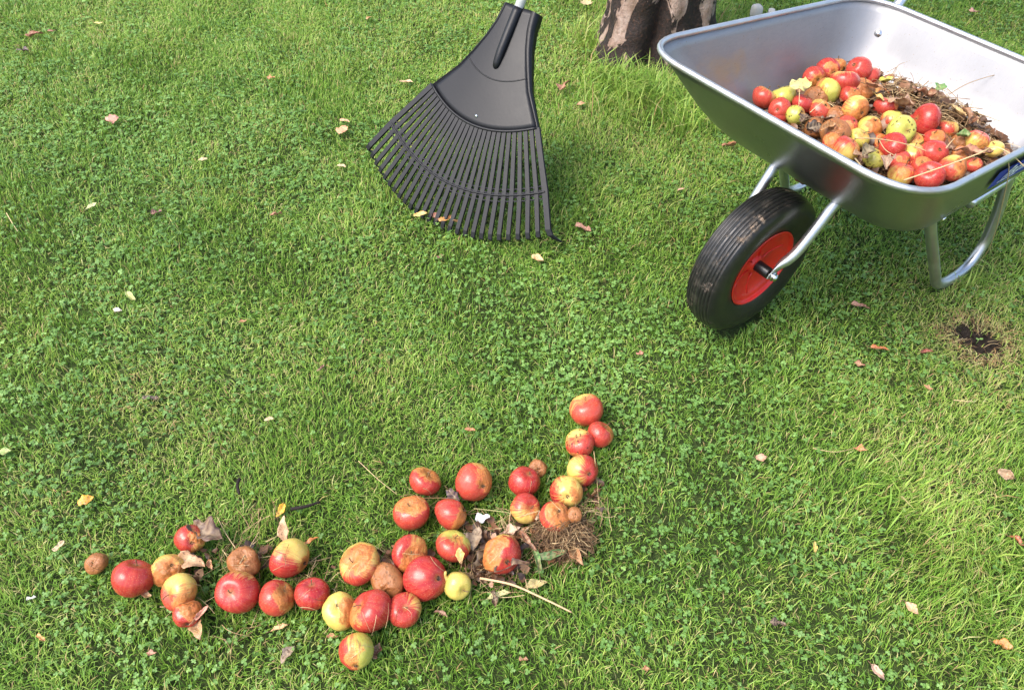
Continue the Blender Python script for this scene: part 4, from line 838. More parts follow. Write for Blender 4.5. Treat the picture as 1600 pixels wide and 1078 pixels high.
LV = [
(325,836,58,-25,(.13,.08,.06),'big dark brown crumpled leaf curling over the red apple at upper left of the row','lobed',.6,1.0,.035),
(300,880,46,-15,TAN,'broad tan ribbed leaf lying above the yellow orange apple','oval',.6,.6,.03),
(311,984,36,-70,(.56,.33,.16),'tan curled leaf below the small apple wrapped in stalks','oval',.6,.7,.004),
(316,958,26,60,PINK,'narrow pinkish leaf stuck on the right of the small wrapped apple','long',.35,.4,.035),
(328,884,18,-60,(.55,.25,.12),'small rust leaf tip at the right end of the broad tan leaf','oval',.5,.6,.02),
(487,846,24,35,ORG,'small orange rolled leaf touching the cream and red apple','long',.3,.8,.03),
(441,798,26,80,YEL_,'bright yellow leaf beside the black feathery scrap','oval',.5,.5,.004),
(437,982,26,25,(.72,.46,.22),'pale tan leaf just below the bruised red apple','oval',.45,.5,.004),
(450,1023,30,60,GREY,'grey brown wrinkled leaf lying in front of the row near the bottom edge','oval',.6,.9,.004),
(135,782,23,35,(.78,.38,.03),'bright yellow orange leaf alone on the left of the lawn','lobed',.7,.5,.006),
(93,853,20,60,PALE,'small cream leaf left of the tan shrivelled windfall','scrap',.6,.5,.005),
(589,1018,26,80,(.22,.09,.06),'dark reddish leaf right of the greenish apple at the bottom','scrap',.6,.8,.004),
(720,868,26,100,(.72,.42,.12),'little golden leaf stuck to the olive and red apple','oval',.55,.4,.055),
(744,842,40,80,(.27,.20,.14),'grey brown curled leaf left of the split apple','oval',.6,1.,.02),
(712,782,34,-60,(.07,.045,.07),'dark purplish crumpled leaf between two orange red apples','lobed',.6,1.,.01),
(900,868,40,-55,(.42,.20,.09),'rust brown leaf hanging off the lower right of the straw heap','oval',.4,.7,.012),
(838,913,36,15,(.50,.42,.17),'yellow green faded leaf above the middle of the peeled twig','oval',.4,.5,.006),
(778,932,38,20,(.50,.50,.22),'yellowish leaf crossed by a black strip, left below the twig','oval',.35,.5,.004),
(774,936,26,-80,DRK,'black strip of rotten leaf lying across the yellowish one','scrap',.45,.8,.010),
(800,885,56,12,(.13,.075,.055),'long dark brown leaf in front of the split apple','long',.25,.7,.035),
(862,868,48,15,(.09,.20,.06),'dark green pointed weed leaf below the straw heap','long',.3,.4,.02),
(838,872,48,105,(.12,.26,.07),'green upright weed leaf right of the split apple','long',.2,.4,.02),
(822,848,42,-50,(.28,.12,.06),'red brown leaf strip on the left foot of the straw heap','long',.25,.6,.03),
(845,806,22,30,(.55,.38,.26),'pinkish tan leaf fragment touching the yellow and red apple','scrap',.7,.6,.03),
(800,830,26,20,(.60,.40,.28),'pink beige leaf fragment left of the straw heap','scrap',.7,.6,.02),
(762,880,50,40,(.12,.08,.05),'mouldy black brown leaf under the split apple','lobed',.7,.8,.006),
(745,905,34,-20,(.20,.12,.07),'mid brown leaf pressed in the grass by the pale yellow apple','scrap',.6,.5,.004),
(177,189,19,30,(.62,.28,.22),'pink three pointed leaf in the upper left of the lawn','lobed',.9,.5,.010),
(56,57,26,20,(.36,.14,.09),'reddish brown leaf near the top left corner','oval',.4,.7,.006),
(82,50,12,20,(.42,.18,.12),'tiny russet crumb right of the reddish brown leaf at top left','scrap',.7,.7,.006),
(37,81,16,10,(.08,.05,.06),'dark plum leaf below the reddish brown one at top left','scrap',.7,.7,.006),
(154,38,14,10,(.60,.55,.15),'small yellow sliver near the top edge at left','long',.4,.4,.006),
(535,204,24,80,(.70,.38,.20),'oval salmon leaf left of the rake','oval',.8,.3,.010),
(539,190,16,-15,(.68,.40,.22),'smaller salmon leaf touching the top of the oval one left of the rake','oval',.6,.4,.010),
(432,337,18,20,(.48,.22,.14),'round copper leaf left below the rake','scrap',.9,.7,.008),
(424,122,12,0,(.60,.25,.10),'small orange crumb halfway between the rake and the left edge, high up','scrap',.8,.5,.008),
(317,250,14,10,PALE,'small buff petal like leaf in the upper left quarter','oval',.7,.3,.008),
(534,260,14,-10,(.66,.50,.30),'pale straw coloured flake below the oval salmon leaf','oval',.5,.3,.008),
(144,323,20,55,(.55,.60,.28),'pale lime leaf with a dry tail at left','long',.45,.3,.008),
(205,466,26,-40,(.50,.58,.20),'lime green twisted leaf on the left of the lawn','long',.35,.6,.008),
(184,485,14,-10,(.75,.72,.62),'whitish petal just under the lime green twisted leaf','oval',.5,.3,.008),
(245,333,16,30,(.16,.05,.06),'dark maroon scrap in the grass at left centre','scrap',.7,.8,.004),
(380,503,12,30,(.48,.22,.10),'little brown orange leaf in the middle left lawn','scrap',.6,.5,.006),
(421,655,14,15,PALE,'small beige leaf above the gap in the left row','oval',.5,.5,.006),
(688,402,12,30,(.30,.12,.10),'dark red crumb below the rake teeth','scrap',.7,.6,.006),
(840,406,20,-30,(.70,.42,.20),'orange tan leaf under the right end of the rake','oval',.7,.5,.008),
(912,357,26,-30,(.42,.20,.15),'brown split leaf right of the rake tip','scrap',.5,.7,.006),
(880,137,28,60,(.42,.20,.13),'rust leaf between the rake and the trunk','scrap',.6,.8,.012),
(908,163,16,20,TAN,'small tan leaf below the rust one near the trunk','oval',.5,.5,.008),
(635,130,20,0,(.64,.44,.26),'buff leaf left of the rake shoulder','oval',.45,.5,.008),
(576,30,12,60,(.62,.36,.16),'small orange buff leaf left of the rake socket','oval',.6,.5,.008),
(1064,297,12,20,(.68,.42,.28),'small pink buff leaf left of the wheel','oval',.7,.4,.008),
(1000,553,12,20,(.45,.18,.12),'small red brown scrap in the middle of the lawn','scrap',.7,.4,.006),
(1344,479,26,-25,(.40,.20,.15),'pinkish brown leaf between the wheel and the near leg','oval',.45,.5,.008),
(1374,545,26,-15,(.60,.17,.05),'vivid rust orange leaf left of the bare patch','oval',.42,.4,.008),
(1447,550,22,5,(.28,.06,.04),'narrow dark red leaf next to the bare patch','long',.3,.6,.008),
(1343,570,16,-20,(.34,.16,.09),'brown leaf just under the vivid rust orange one','scrap',.6,.6,.006),
(1450,607,14,-30,(.55,.26,.12),'small orange leaf below the bare patch','scrap',.7,.6,.006),
(1343,703,20,-10,(.55,.22,.10),'curled orange leaf in the right centre of the lawn','scrap',.5,.8,.006),
(1189,716,18,10,(.66,.36,.24),'salmon leaf with a dark back, right of the apple line','oval',.75,.5,.008),
(1571,742,24,-40,(.36,.24,.15),'brown cupped leaf by the right edge','oval',.7,1.,.008),
(1272,855,18,80,(.62,.48,.12),'yellow rolled leaf in the lower right lawn','long',.4,.8,.006),
(1425,950,22,-55,(.62,.36,.20),'pointed tan leaf in the lower right lawn','oval',.65,.4,.008),
(1564,1009,26,-20,(.52,.22,.05),'glossy orange brown curled leaf near the bottom right corner','oval',.7,.9,.008),
(1371,1050,26,-60,(.50,.32,.24),'pinkish faded leaf at the bottom right edge','oval',.5,.4,.006),
(1590,847,26,-45,(.38,.12,.05),'red brown leaf cut by the right edge','long',.4,.8,.008),
(1215,973,24,-10,(.05,.03,.03),'blackened leaf in the grass at the lower right','scrap',.6,.6,.003),
(1522,19,16,-10,(.55,.28,.22),'pink leaf behind the wheelbarrow at the top right','scrap',.7,.4,.012),
(1140,229,26,15,(.36,.15,.07),'brown leaf under the front of the tray','oval',.4,.7,.008),
(65,997,18,-30,(.60,.30,.08),'small orange leaf near the bottom left corner','scrap',.5,.6,.006),
(237,1021,16,0,(.48,.22,.15),'small russet scrap in the lower left lawn','scrap',.7,.5,.006),
(229,930,18,-20,(.60,.36,.18),'tan leaf tucked under the farthest left red apple','oval',.6,.5,.01),
(657,336,22,20,(.85,.55,.18),'golden pointed leaf caught at the middle rake teeth','oval',.5,.4,.02),
(697,345,24,40,(.72,.36,.10),'orange leaf caught between the lower rake teeth','oval',.5,.6,.02),
(683,343,22,-50,(.26,.09,.06),'dark brown leaf jammed in the rake teeth between two orange ones','scrap',.5,.8,.012),
(712,347,16,10,(.75,.42,.16),'small orange leaf right of the others in the rake teeth','oval',.5,.6,.02),
(811,315,14,80,(.75,.50,.32),'small peach leaf seen through the rake slots','oval',.6,.4,.01),
(735,672,16,-5,(.48,.20,.09),'rust leaf above the upper group of apples','long',.4,.6,.008),
(238,623,24,0,(.07,.05,.05),'dark rotted leaf in the left centre grass','scrap',.4,.7,.002),
(503,577,16,60,(.30,.16,.12),'dull brown leaf in the centre left grass','long',.4,.6,.004),
(49,935,14,10,(.55,.58,.50),'greyish scrap near the left edge','scrap',.6,.5,.006),
(8,706,18,10,(.28,.45,.10),'lime round leaf at the left edge','oval',.8,.3,.01),
(1287,291,16,10,(.45,.14,.06),'rust leaf seen under the tray between wheel and leg','scrap',.6,.6,.006),
(690,958,22,-20,(.30,.15,.10),'brown leaf crumbs in front of the small pale yellow apple','scrap',.4,.8,.004),
(520,995,18,0,(.45,.20,.10),'rust crumb below the yellow torn apple','scrap',.5,.7,.004),
(1010,1045,14,0,(.40,.18,.08),'small rust scrap at the bottom centre of the lawn','scrap',.6,.7,.004),
(818,1030,14,0,(.35,.16,.08),'small brown scrap in the bottom centre grass','scrap',.6,.7,.004),
]
for t in LV:
    x, y, l, an, col, lab, kd, wr, cu, z = t
    leaf(x, y, l * 1.05, an, col, lab, z - .004, wr, cu, kd, group=G)
leaf(450, 834, 46, 80, (.66, .42, .26), 'tall pale tan leaf standing upright behind the cream and red apple', .0, .42, .35, 'oval', stand=.9, group=G)
# leaves in the wheelbarrow
G2 = 'dead leaves among the apples in the wheelbarrow'
for t in [
(1256,186,26,70,(.05,.02,.015),'black curled leaf beside the pitted green apple','lobed',.7,.8,.452),
(1252,136,36,15,(.62,.60,.22),'pale yellow green leaf lying over the left apples','lobed',.7,.5,.475),
(1355,238,36,60,(.13,.11,.06),'grey green rotten leaf standing over the front rim apples','oval',.7,.7,.462),
(1384,258,40,80,(.42,.29,.22),'crumpled greyish pink leaf beside the cracked green apple','lobed',.5,1.,.458),
(1442,150,40,-20,(.30,.13,.07),'large red brown leaf on top of the hay','lobed',.6,.9,.462),
(1468,140,26,70,(.09,.26,.06),'fresh green leaf standing at the top of the hay','lobed',.7,.5,.480),
(1494,176,36,-65,(.60,.42,.18),'yellow tan speckled leaf on the right slope of the hay','oval',.5,.5,.455),
(1506,180,36,80,(.36,.18,.10),'brown leaf leaning behind the speckled one','oval',.5,.8,.447),
(1517,192,26,60,(.22,.07,.03),'dark chestnut leaf at the right end of the hay','oval',.6,.9,.440),
(1383,128,26,20,(.52,.50,.08),'mustard yellow leaf by the orange red apple at the back','oval',.6,.5,.470),
(1366,138,30,-20,(.48,.24,.14),'broad brown leaf behind the bruised yellow apple','lobed',.8,.6,.462),
(1372,155,24,-60,(.55,.36,.10),'golden brown leaf hanging below the broad brown one','oval',.5,.6,.458),
(1404,165,40,-10,(.30,.17,.10),'dull brown leaf crossing the hay left of the scarlet apple','lobed',.5,.9,.455),
(1511,240,50,-8,(.44,.20,.12),'long reddish leaf by the peach coloured apple','oval',.35,.6,.452),
(1505,214,26,10,(.14,.26,.07),'green grass tuft leaf beside the peach coloured apple','oval',.5,.7,.447),
(1293,200,30,30,(.36,.16,.05),'amber wet leaf on the flattened apple','oval',.5,.6,.468),
(1345,244,24,-30,(.30,.17,.11),'small brown leaf at the front rim near the peach yellow apple','scrap',.7,.8,.445),
(1272,203,28,10,(.04,.03,.03),'black rotten leaf against the front rim','lobed',.7,.8,.440),
(1292,188,24,10,(.24,.14,.09),'brown matted leaf above the flattened apple','scrap',.7,.8,.455),
(1540,240,26,10,(.20,.08,.04),'dark brown leaf right of the long reddish one','scrap',.6,.8,.445),
(1480,235,26,10,(.17,.07,.04),'dark brown leaf behind the star eyed apple','scrap',.6,.8,.440),
]:
    x, y, l, an, col, lab, kd, wr, cu, z = t
    leaf(x, y, l, an, col, lab, z, wr, cu, kd, group=G2)

# ------------------------------------------------------------------ straws, twigs and scraps
def stalk(P_, rad, label, name='straw', cat='straw', m_='hay', group=None, ti=.8):
    P_ = catmull(P_, 6); V, Fc = tube(P_, np.linspace(rad, rad * .6, len(P_)), 6)
    o = meshobj(name, V, Fc, M[m_]); 
    if m_ == 'hay':
        t_ = o.data.attributes.new('tint', 'FLOAT', 'POINT'); t_.data.foreach_set('value', np.full(len(V), ti, dtype=np.float32))
    tag(o, label, cat, group); return o
GS = 'long straws hanging over the wheelbarrow'
zrm = lambda x, y: None
stalk([at(1412, 282, .505), at(1470, 262, .535), at(1530, 240, .575), at(1553, 230, .600), at(1578, 240, .60), at(1600, 260, .58), at(1625, 282, .56)], .0016, 'long yellow straw lying across the near corner and over the right rim', group=GS)
stalk([at(1572, 236, .600), at(1574, 246, .590), at(1576, 270, .55), at(1566, 320, .44), at(1552, 372, .28), at(1540, 398, .16), at(1520, 418, .05)], .0013, 'long thin straw hanging from the right rim down to the leg', group=GS, ti=.75)
stalk([at(1336, 248, .600), at(1344, 258, .628), at(1348, 266, .622), at(1349, 278, .59), at(1348, 290, .57)], .0016, 'short straw hooked over the front rim', group=GS, ti=.7)
stalk([at(1486, 146, .45), at(1510, 132, .475), at(1545, 120, .49), at(1582, 112, .50)], .0010, 'thin straw arching from the hay toward the rear wall', group=GS, ti=.5)
stalk([at(1524, 128, .44), at(1537, 150, .43), at(1540, 175, .40), at(1540, 196, .38)], .0010, 'thin bent straw standing on the bare tray floor', group=GS, ti=.35)
stalk([at(1500, 165, .45), at(1530, 178, .44), at(1563, 190, .42)], .0010, 'thin straight straw poking out right of the hay', group=GS, ti=.6)
stalk([at(1440, 135, .45), at(1397, 122, .47), at(1402, 104, .48), at(1414, 98, .50)], .0009, 'thin curved straw rising at the back of the load', group=GS, ti=.5)
stalk([at(1455, 58, .50), at(1459, 78, .47), at(1458, 95, .44)], .0009, 'short dry stalk stuck to the rear wall of the tray', group=GS, ti=.4)
stalk([at(1335, 216, .485), at(1378, 218, .49), at(1425, 228, .49), at(1447, 236, .49)], .0013, 'pinkish straw lying across the middle of the load', group=GS, ti=.7)
stalk([at(1373, 218, .485), at(1384, 235, .49), at(1402, 245, .485)], .0012, 'short straw branching off the pinkish one', group=GS, ti=.7)
stalk([at(1249, 130, .46), at(1249, 150, .49), at(1248, 168, .475)], .0012, 'pale leaf stalk standing before the small crimson apple', group=GS, ti=.8)
stalk([at(1266, 176, .475), at(1277, 166, .48), at(1288, 158, .48)], .0012, 'pale straw left of the yellow apple with an orange chin', group=GS, ti=.85)
stalk([at(1478, 232, .475), at(1486, 222, .48), at(1492, 216, .48)], .0012, 'short pale straw above the star eyed apple', group=GS, ti=.85)
GL = 'long straws lying on the lawn'
stalk([at(368, 856, .01), at(352, 832, .02), at(340, 808, .012)], .0011, 'bent straw rising above the collapsed brown apple', group=GL)
stalk([at(375, 880, .06), at(390, 855, .03), at(405, 830, .015)], .0013, 'dry stalks crossing the collapsed brown apple', group=GL, ti=.7)
stalk([at(928, 705, .07), at(930, 722, .075), at(932, 738, .02), at(936, 790, .005), at(942, 812, .005)], .0011, 'thin straw running down beside the half yellow apple', group=GL, ti=.6)
stalk([at(560, 720, .005), at(590, 748, .008), at(620, 772, .005)], .0009, 'thin dry stalk left of the second row of apples', group=GL, ti=.8)
stalk([at(10, 333, .006), at(20, 350, .008), at(28, 362, .005)], .0014, 'short pale straw by the left edge', group=GL, ti=.85)
stalk([at(660, 778, .02), at(700, 778, .012), at(735, 782, .01)], .0012, 'brown straw between the two upper rows of apples', group=GL, ti=.4)
stalk([at(1270, 700, .004), at(1305, 706, .008), at(1335, 700, .004)], .0010, 'faded flat straw in the right centre grass', group=GL, ti=.7)
stalk([at(1490, 625, .004), at(1512, 627, .008), at(1524, 627, .004)], .0012, 'pale flat straw below the bare patch', group=GL, ti=.8)
stalk([at(930, 802, .03), at(948, 808, .012), at(962, 806, .006)], .0010, 'straw poking out right of the straw heap', group=GL, ti=.7)
stalk([at(740, 794, .012), at(790, 800, .014), at(830, 806, .02)], .0013, 'green straw running from the white scrap to the heap', group=GL, ti=.95)
# peeled twig
P_ = [at(750, 903, .016), at(800, 913, .020), at(850, 935, .017), at(893, 956, .010)]
stalk(P_, .0027, 'peeled pale twig lying on the grass right of the small yellow apple', 'twig', 'twig', 'twig')
stalk([at(374, 748, .002), at(371, 758, .005), at(374, 772, .002)], .0045, 'short black piece of rotten wood in the grass above the row', 'wood_scrap', 'wood scrap', 'dark_twig')
V_s = []
stalk([at(455, 795, .004), at(478, 791, .008), at(500, 784, .004)], .0045, 'black feathery strip of decayed bark behind the standing leaf', 'bark_scrap', 'bark', 'dark_twig')
o = leaf(755, 812, 24, 20, (.78, .80, .80), 'crumpled white scrap beside the dark rotten apple side', .012, .8, .9, 'scrap', name='paper_scrap', cat='paper scrap')
# seedling with white cotyledons on the bare soil
for i, (x, y) in enumerate(((1521, 536), (1528, 537))):
    pass
mbs = MB(); b_ = at(1525, 537, -.02)
mbs.add(tube([b_, b_ + np.array([0, 0, .018])], .0008, 5))
for s in (-1, 1):
    c_ = b_ + np.array([s * .005, 0, .019]); ring_ = [c_ + np.array([.0045 * math.cos(a_), .0035 * math.sin(a_), .001 * math.cos(a_) * s]) for a_ in np.linspace(0, 6.28, 9)[:-1]]
    mbs.add((ring_, [tuple(range(8))]))
sdl = mbs.build('seedling', M['clover']); t_ = sdl.data.attributes.new('tint', 'FLOAT', 'POINT'); t_.data.foreach_set('value', np.full(len(mbs.V), 1., dtype=np.float32))
tag(sdl, 'tiny two leaved pale seedling in the bare soil patch', 'seedling')
# straw heap on the lawn
heap = empty('straw_heap', at(878, 838, 0)); tag(heap, 'brown heap of raked straw and soil among the apples on the right', 'straw heap')
hc = at(872, 826, 0); V = []
for i in range(14):
    rr_ = i / 13
    for j in range(30):
        a_ = 2 * math.pi * j / 30; rad = (.058 + .014 * math.sin(3 * a_ + 1)) * rr_
        V.append([rad * 1.05 * math.cos(a_), rad * .85 * math.sin(a_),   .046 * (1 - rr_ ** 2) - .012])
V = np.array(V); V[:, 2] += .006 * snoise(V, 120, 2) + .003 * snoise(V, 400, 3, 1)
hm = meshobj('mould_mound', V, grid_faces(14, 30), M['litter'], heap)
it = []
for i in range(620):
    a_ = rng.uniform(0, 6.28); rr_ = math.sqrt(rng.uniform()) * .068
    p_ = np.array([rr_ * math.cos(a_), rr_ * .85 * math.sin(a_), .044 * (1 - (rr_ / .068) ** 2) + rng.uniform(-.006, .014)])
    it.append((p_, rng.uniform(0, 6.28), rng.normal(0, .35), rng.uniform(.02, .06), rng.uniform(.001, .0022), rng.normal(0, .4), float(np.clip(rng.beta(1.3, 3.2), 0, .85))))
strips(it, 'straw_tangle', None, None, heap)
it = []
for (x, y, rad, nn_) in ((770, 880, .07, 160), (382, 870, .045, 60), (300, 950, .03, 26), (400, 815, .05, 26), (735, 835, .05, 70), (470, 905, .05, 36), (610, 875, .06, 40), (800, 830, .04, 60), (390, 985, .05, 14), (660, 785, .04, 24), (925, 790, .03, 30), (560, 925, .06, 24)):
    c_ = at(x, y, 0)
    for i in range(nn_):
        q_ = c_ + np.array([rng.normal(0, rad * .6), rng.normal(0, rad * .5), rng.uniform(0.0, .014)])
        it.append((q_, rng.uniform(0, 6.28), rng.normal(0, .2), rng.uniform(.02, .075), rng.uniform(.0009, .0020), rng.normal(0, .4), float(np.clip(rng.beta(1.8, 2.2), 0, .9))))
for (o_, c_, r_) in APPL:
    for k in range(rng.integers(0, 4)):
        vw = norm(CAM - c_ + rng.normal(0, .7, 3)); e1 = norm(np.cross(vw, rng.normal(size=3)))
        it.append((c_ + vw * r_ * 1.04, math.atan2(e1[1], e1[0]), math.asin(max(-1, min(1, e1[2]))), rng.uniform(.02, .05), rng.uniform(.0008, .0014), rng.normal(0, .5), float(rng.uniform(.1, .8))))
strips(it, 'raked_straw', 'loose dry straw and thatch strewn between the raked apples', 'straw')
# dry stalks round the bare patch
it = []
for i in range(150):
    a_ = rng.uniform(0, 6.28); rr_ = rng.normal(.085, .024)
    q_ = np.array([HXY[0] + rr_ * math.cos(a_), HXY[1] + rr_ * math.sin(a_), rng.uniform(-.016, .004)])
    it.append((q_, a_ + rng.normal(0, .6), rng.normal(.1, .2), rng.uniform(.02, .055), rng.uniform(.0009, .0018), rng.normal(0, .4), float(np.clip(rng.beta(1.6, 2.2), .1, .8))))
strips(it, 'dead_grass', 'dead straw coloured grass ringing the bare soil patch', 'dead grass')

# ------------------------------------------------------------------ rake
RO = np.array([.009, 2.141, .503]); raz, rel = -.630, .882
RA = np.array([math.cos(rel) * math.sin(raz), -math.cos(rel) * math.cos(raz), -math.sin(rel)]); RH = np.array([math.cos(raz), math.sin(raz), 0]); RN = np.cross(RH, RA)
if RN[2] < 0: RN = -RN
rk = empty('leaf_rake', RO); tag(rk, 'black plastic fan rake leaning with its tines on the lawn', 'rake')
def rp_(t, s, n=0.): return t * RH + s * RA + n * RN
ws = np.array([0, .05, .10, .15, .202, .284, .345]); wt = np.array([.044, .052, .070, .095, .124, .192, .235])
def half_w(s): return float(np.interp(s, ws, wt))
APX = .653 - .70
def sdrop(f, s):  # arc sag: side points end earlier
    return f * f
def pt_head(f, w, n=0.):   # w 0 top..1 lower edge of the solid fan, f -1..1
    s_c = .345 * w; s_e = .284 * w; s = s_c + (s_e - s_c) * f * f
    sag = .012 * w * f * f
    return rp_(f * half_w(s_e), s, n - sag)
nf_, nw_ = 25, 22; V = []
for i in range(nw_):
    for j in range(nf_): V.append(pt_head(j / 12 - 1, i / 21))
hd_o = meshobj('rake_head', V, grid_faces(nw_, nf_, False), M['rake'], rk)
sm = hd_o.modifiers.new('th', 'SOLIDIFY'); sm.thickness = .003; sm.offset = 0
# raised lip along both flanks, the arc ribs and socket
for s in (-1, 1):
    V = []
    for i in range(nw_):
        w_ = i / 21; hh_ = .030 * (1 - w_) + .008
        a_ = pt_head(s, w_); o_ = s * RH
        e_ = .011 * (1 - w_) + .005; V += [a_ + o_ * .001 + RN * .0035, a_ + o_ * e_ - RN * hh_ * .35, a_ + o_ * (e_ + .002) - RN * hh_, a_ + o_ * (e_ - .002) - RN * hh_, a_ - o_ * .001 - RN * .003]
    meshobj('side_flange', V, grid_faces(nw_, 5), M['rake'], hd_o)
def arc(w, r_, n_, lift=.003):
    P_ = [pt_head(f, w, lift) for f in np.linspace(-1, 1, 31)]; return tube(P_, r_, 8)
rb = MB(); rb.add(arc(1., .0042, 0)); rb.add(arc(.60, .0020, 0, .0012)); rb.build('rib', M['rake'], hd_o)
P_ = [rp_(0, .004, .001), rp_(0, .02, .001), rp_(0, .08, .003), rp_(0, .13, .004), rp_(0, .160, .002), rp_(0, .172, -.001), rp_(0, .179, -.005)]
meshobj('socket', *tube(P_, [.0155, .0153, .0148, .0138, .0120, .0100, .004], 18), M['rake'], hd_o)
Vc, Fcc = tube([rp_(0, .318, .001), rp_(0, .318, .004)], .0042, 12); meshobj('rivet', Vc, Fcc, M['bolt'], hd_o)
# tines
NT = 27
def tine_pts(f):
    root = pt_head(f, 1., .001)
    w1c, w1e = .526, .435; w2c, w2e = .653, .537
    s1 = w1c + (w1e - w1c) * f * f; t1 = f * .290 ; s2 = w2c + (w2e - w2c) * f * f; t2 = f * .348
    mid = rp_(t1, s1, -.016 * f * f); end = rp_(t2, s2, -.020 * f * f)
    return root, mid, end
for k in range(NT):
    f = -1 + 2 * k / (NT - 1); a_, b_, c_ = tine_pts(f)
    dirn = norm(c_ - b_); lat = norm(np.cross(dirn, RN))
    # straight run then a downward hook
    hook = [c_ - dirn * .012, c_ + dirn * .004 - RN * .004, c_ + dirn * .008 - RN * .018, c_ + dirn * .007 - RN * .034]
    if k == NT - 1: hook = [c_ - dirn * .012, c_ + dirn * .002 + RH * .006 - RN * .004, c_ + RH * .02 + dirn * .006 - RN * .012, c_ + RH * .034 + dirn * .008 - RN * .020]
    P_ = [a_, a_ + (b_ - a_) * .5, b_] + [b_ + (c_ - b_) * .5] + hook
    w_ = [.0078, .0074, .0084, .0080, .0078, .0076, .0066, .0030]
    if k in (0, NT - 1): w_ = [q * 1.25 for q in w_]
    V = []
    for p_, ww in zip(P_, w_):
        for (q1, q2) in ((-1, -.2), (-.8, .35), (.8, .35), (1, -.2), (.0, -.9)): V.append(p_ + lat * ww * q1 + RN * ww * q2 * .9)
    meshobj('tine', V, grid_faces(len(P_), 5) + [(0, 1, 2, 3, 4)], M['rake'], rk, smooth=False)
# cross band with the row of oval eyes above and below
mb = MB(); P_ = [tine_pts(f)[1] + RN * .004 for f in np.linspace(-1, 1, 41)]
V = []
for i, p_ in enumerate(P_):
    dn = norm(np.array(tine_pts(-1 + 2 * i / 40)[2]) - tine_pts(-1 + 2 * i / 40)[1])
    for (q1, q2) in ((-.0075, 0), (-.003, .0012), (-.0014, .0050), (.0014, .0050), (.003, .0012), (.0075, 0), (.0075, -.004), (-.0075, -.004)): V.append(p_ + dn * q1 + RN * (q2 - .003))
mb.add((V, grid_faces(41, 8)))
for k in range(NT - 1):
    f = -1 + 2 * (k + .5) / (NT - 1); a_, b_, c_ = tine_pts(f)
    for dr, end_ in ((-1, a_), (1, c_)):
        dn = norm(np.array(end_) - b_); c0 = b_ + dn * .0115 + RN * .000; lat = norm(np.cross(dn, RN))
        ringp = [c0 + lat * .0082 * math.cos(t_) + dn * .0062 * math.sin(t_) for t_ in np.linspace(0, 2 * math.pi, 15)[:-1]]
        mb.add(tube(ringp, .0024, 5, closed=True))
mb.build('cross_band', M['rake'], rk)
shp = [rp_(0, .015, .001), rp_(0, -.3, .002), rp_(0, -1.15, .01)]
meshobj('shaft', *tube(shp, .0135, 18), M['shaft'], rk)

# ------------------------------------------------------------------ tree
TC = np.array([.555, 2.95, 0]); tr_ = empty('tree', TC); tag(tr_, 'old tree trunk with dark bark flaking off in pale patches behind the barrow', 'tree')
V = []; nz, na = 70, 90
for i in range(nz):
    z = -.03 + 2.0 * (i / (nz - 1)) ** 1.25
    for j in range(na):
        a_ = 2 * math.pi * j / na
        r_ = .20 + .055 * math.exp(-(z + .02) / .11) - .02 * z
        # two buttresses meeting in a crease on the camera side
        crease = math.exp(-((((a_ - 4.42 - .7 * z) + math.pi) % (2 * math.pi) - math.pi) / .14) ** 2); r_ *= 1 - .30 * crease * math.exp(-z / .9) + .05 * math.cos(3 * a_ + .6) * math.exp(-z / .4)
        r_ *= 1 + .02 * math.sin(9 * a_ + 3 * z)
        V.append([r_ * math.cos(a_) - .03 * z, r_ * math.sin(a_) + .02 * z, z])
V = np.array(V); nzv = snoise(V * np.array([1, 1, .6]), 26, 6); V[:, :2] *= (1 + .05 * nzv + .03 * snoise(V * np.array([1, 1, .4]), 80, 7, 3))[:, None]
tk = meshobj('trunk', V, grid_faces(nz, na), M['bark'], tr_)
mb = MB(); topc = np.array([-.06, .04, 1.95]); ends = []
for k in range(7):
    a_ = k * .9 + .3; e = topc + np.array([math.cos(a_) * rng.uniform(.7, 1.3), .5 + math.sin(a_) * rng.uniform(.7, 1.2), rng.uniform(.7, 1.5)]); md = (topc + e) / 2 + np.array([0, 0, .15]) + rng.normal(0, .08, 3)
    mb.add(tube(catmull([topc - np.array([0, 0, .25]), md, e], 6), np.linspace(.085, .02, 13), 10)); ends += [e, md * .4 + e * .6]
mb.build('limbs', M['bark'], tr_)
cen_ = np.array(ends)[rng.integers(0, len(ends), 7000)] + rng.normal(0, .30, (7000, 3)); n = len(cen_)
nrm_ = rng.normal(size=(n, 3)); nrm_ /= np.linalg.norm(nrm_, axis=1)[:, None]; t1 = np.cross(nrm_, rng.normal(size=(n, 3))); t1 /= np.linalg.norm(t1, axis=1)[:, None]; t2 = np.cross(nrm_, t1); s_ = rng.uniform(.03, .05, n)[:, None]
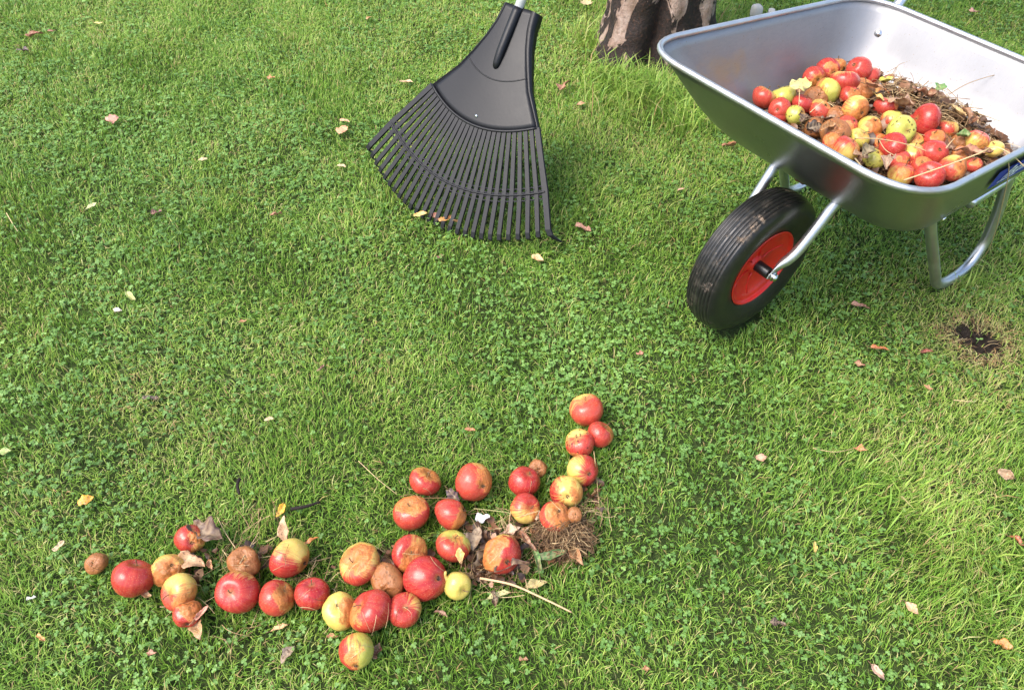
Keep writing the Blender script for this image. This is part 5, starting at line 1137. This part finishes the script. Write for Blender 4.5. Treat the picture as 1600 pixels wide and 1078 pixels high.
V = np.stack([cen_ - t1 * s_, cen_ + t2 * s_ * .55, cen_ + t1 * s_, cen_ - t2 * s_ * .55], 1).reshape(-1, 3)
cw = bigmesh('crown', V, n * 4, n, np.arange(n * 4), np.full(n, 4), M['crown'], {'tint': np.repeat(rng.uniform(0, 1, n), 4)}); cw.parent = tr_; cw['kind'] = 'stuff'
# yellow flower on a dark stem left of the trunk, and the pale stones behind the barrow
fl_ = empty('wild_flower', at(917, 44, -.01)); tag(fl_, 'yellow wilting flower on a dark stem left of the trunk', 'flower')
b_ = at(917, 44, -.01); tp = at(916, 6, .09)-b_
meshobj('flower_stem', *tube(catmull([(0, 0, 0), tp * .5 + np.array([.002, 0, 0]), tp], 4), .0016, 6), M['dark_twig'], fl_)
mb = MB()
for k in range(9):
    a_ = k * .7; e1 = np.array([math.cos(a_), math.sin(a_), .25]); e2 = np.array([-math.sin(a_), math.cos(a_), 0]); mb.add(([tp, tp + e1 * .016 + e2 * .006, tp + e1 * .030, tp + e1 * .016 - e2 * .006], [(0, 1, 2, 3)]))
ptl = mb.build('petals', M['hay'], fl_, smooth=False); t_ = ptl.data.attributes.new('tint', 'FLOAT', 'POINT'); t_.data.foreach_set('value', np.full(len(mb.V), .8, dtype=np.float32))
def stone(x, y, sx, sy, sz, label, rz):
    V = []
    rngs = np.random.default_rng(int(x))
    for i in range(9):
        ph = math.pi * i / 8
        for j in range(14):
            th = 2 * math.pi * j / 14; p_ = np.array([math.sin(ph) * math.cos(th), math.sin(ph) * math.sin(th), math.cos(ph)]); p_ = np.sign(p_) * np.abs(p_) ** .55; V.append(p_ * (sx, sy, sz))
    V = np.array(V); V *= (1 + .05 * snoise(V, 30, 2))[:, None]; o = meshobj('stone', V, grid_faces(9, 14), M['stone'], loc=at(x, y, .015)); o.rotation_euler.z = rz; tag(o, label, 'stone')
stone(1182, 19, .022, .022, .03, 'pale grey squarish stone behind the far rim, left of the dark gap', .3)
stone(1205, 22, .015, .018, .02, 'smaller pale stone half hidden by the far rim', -.2)
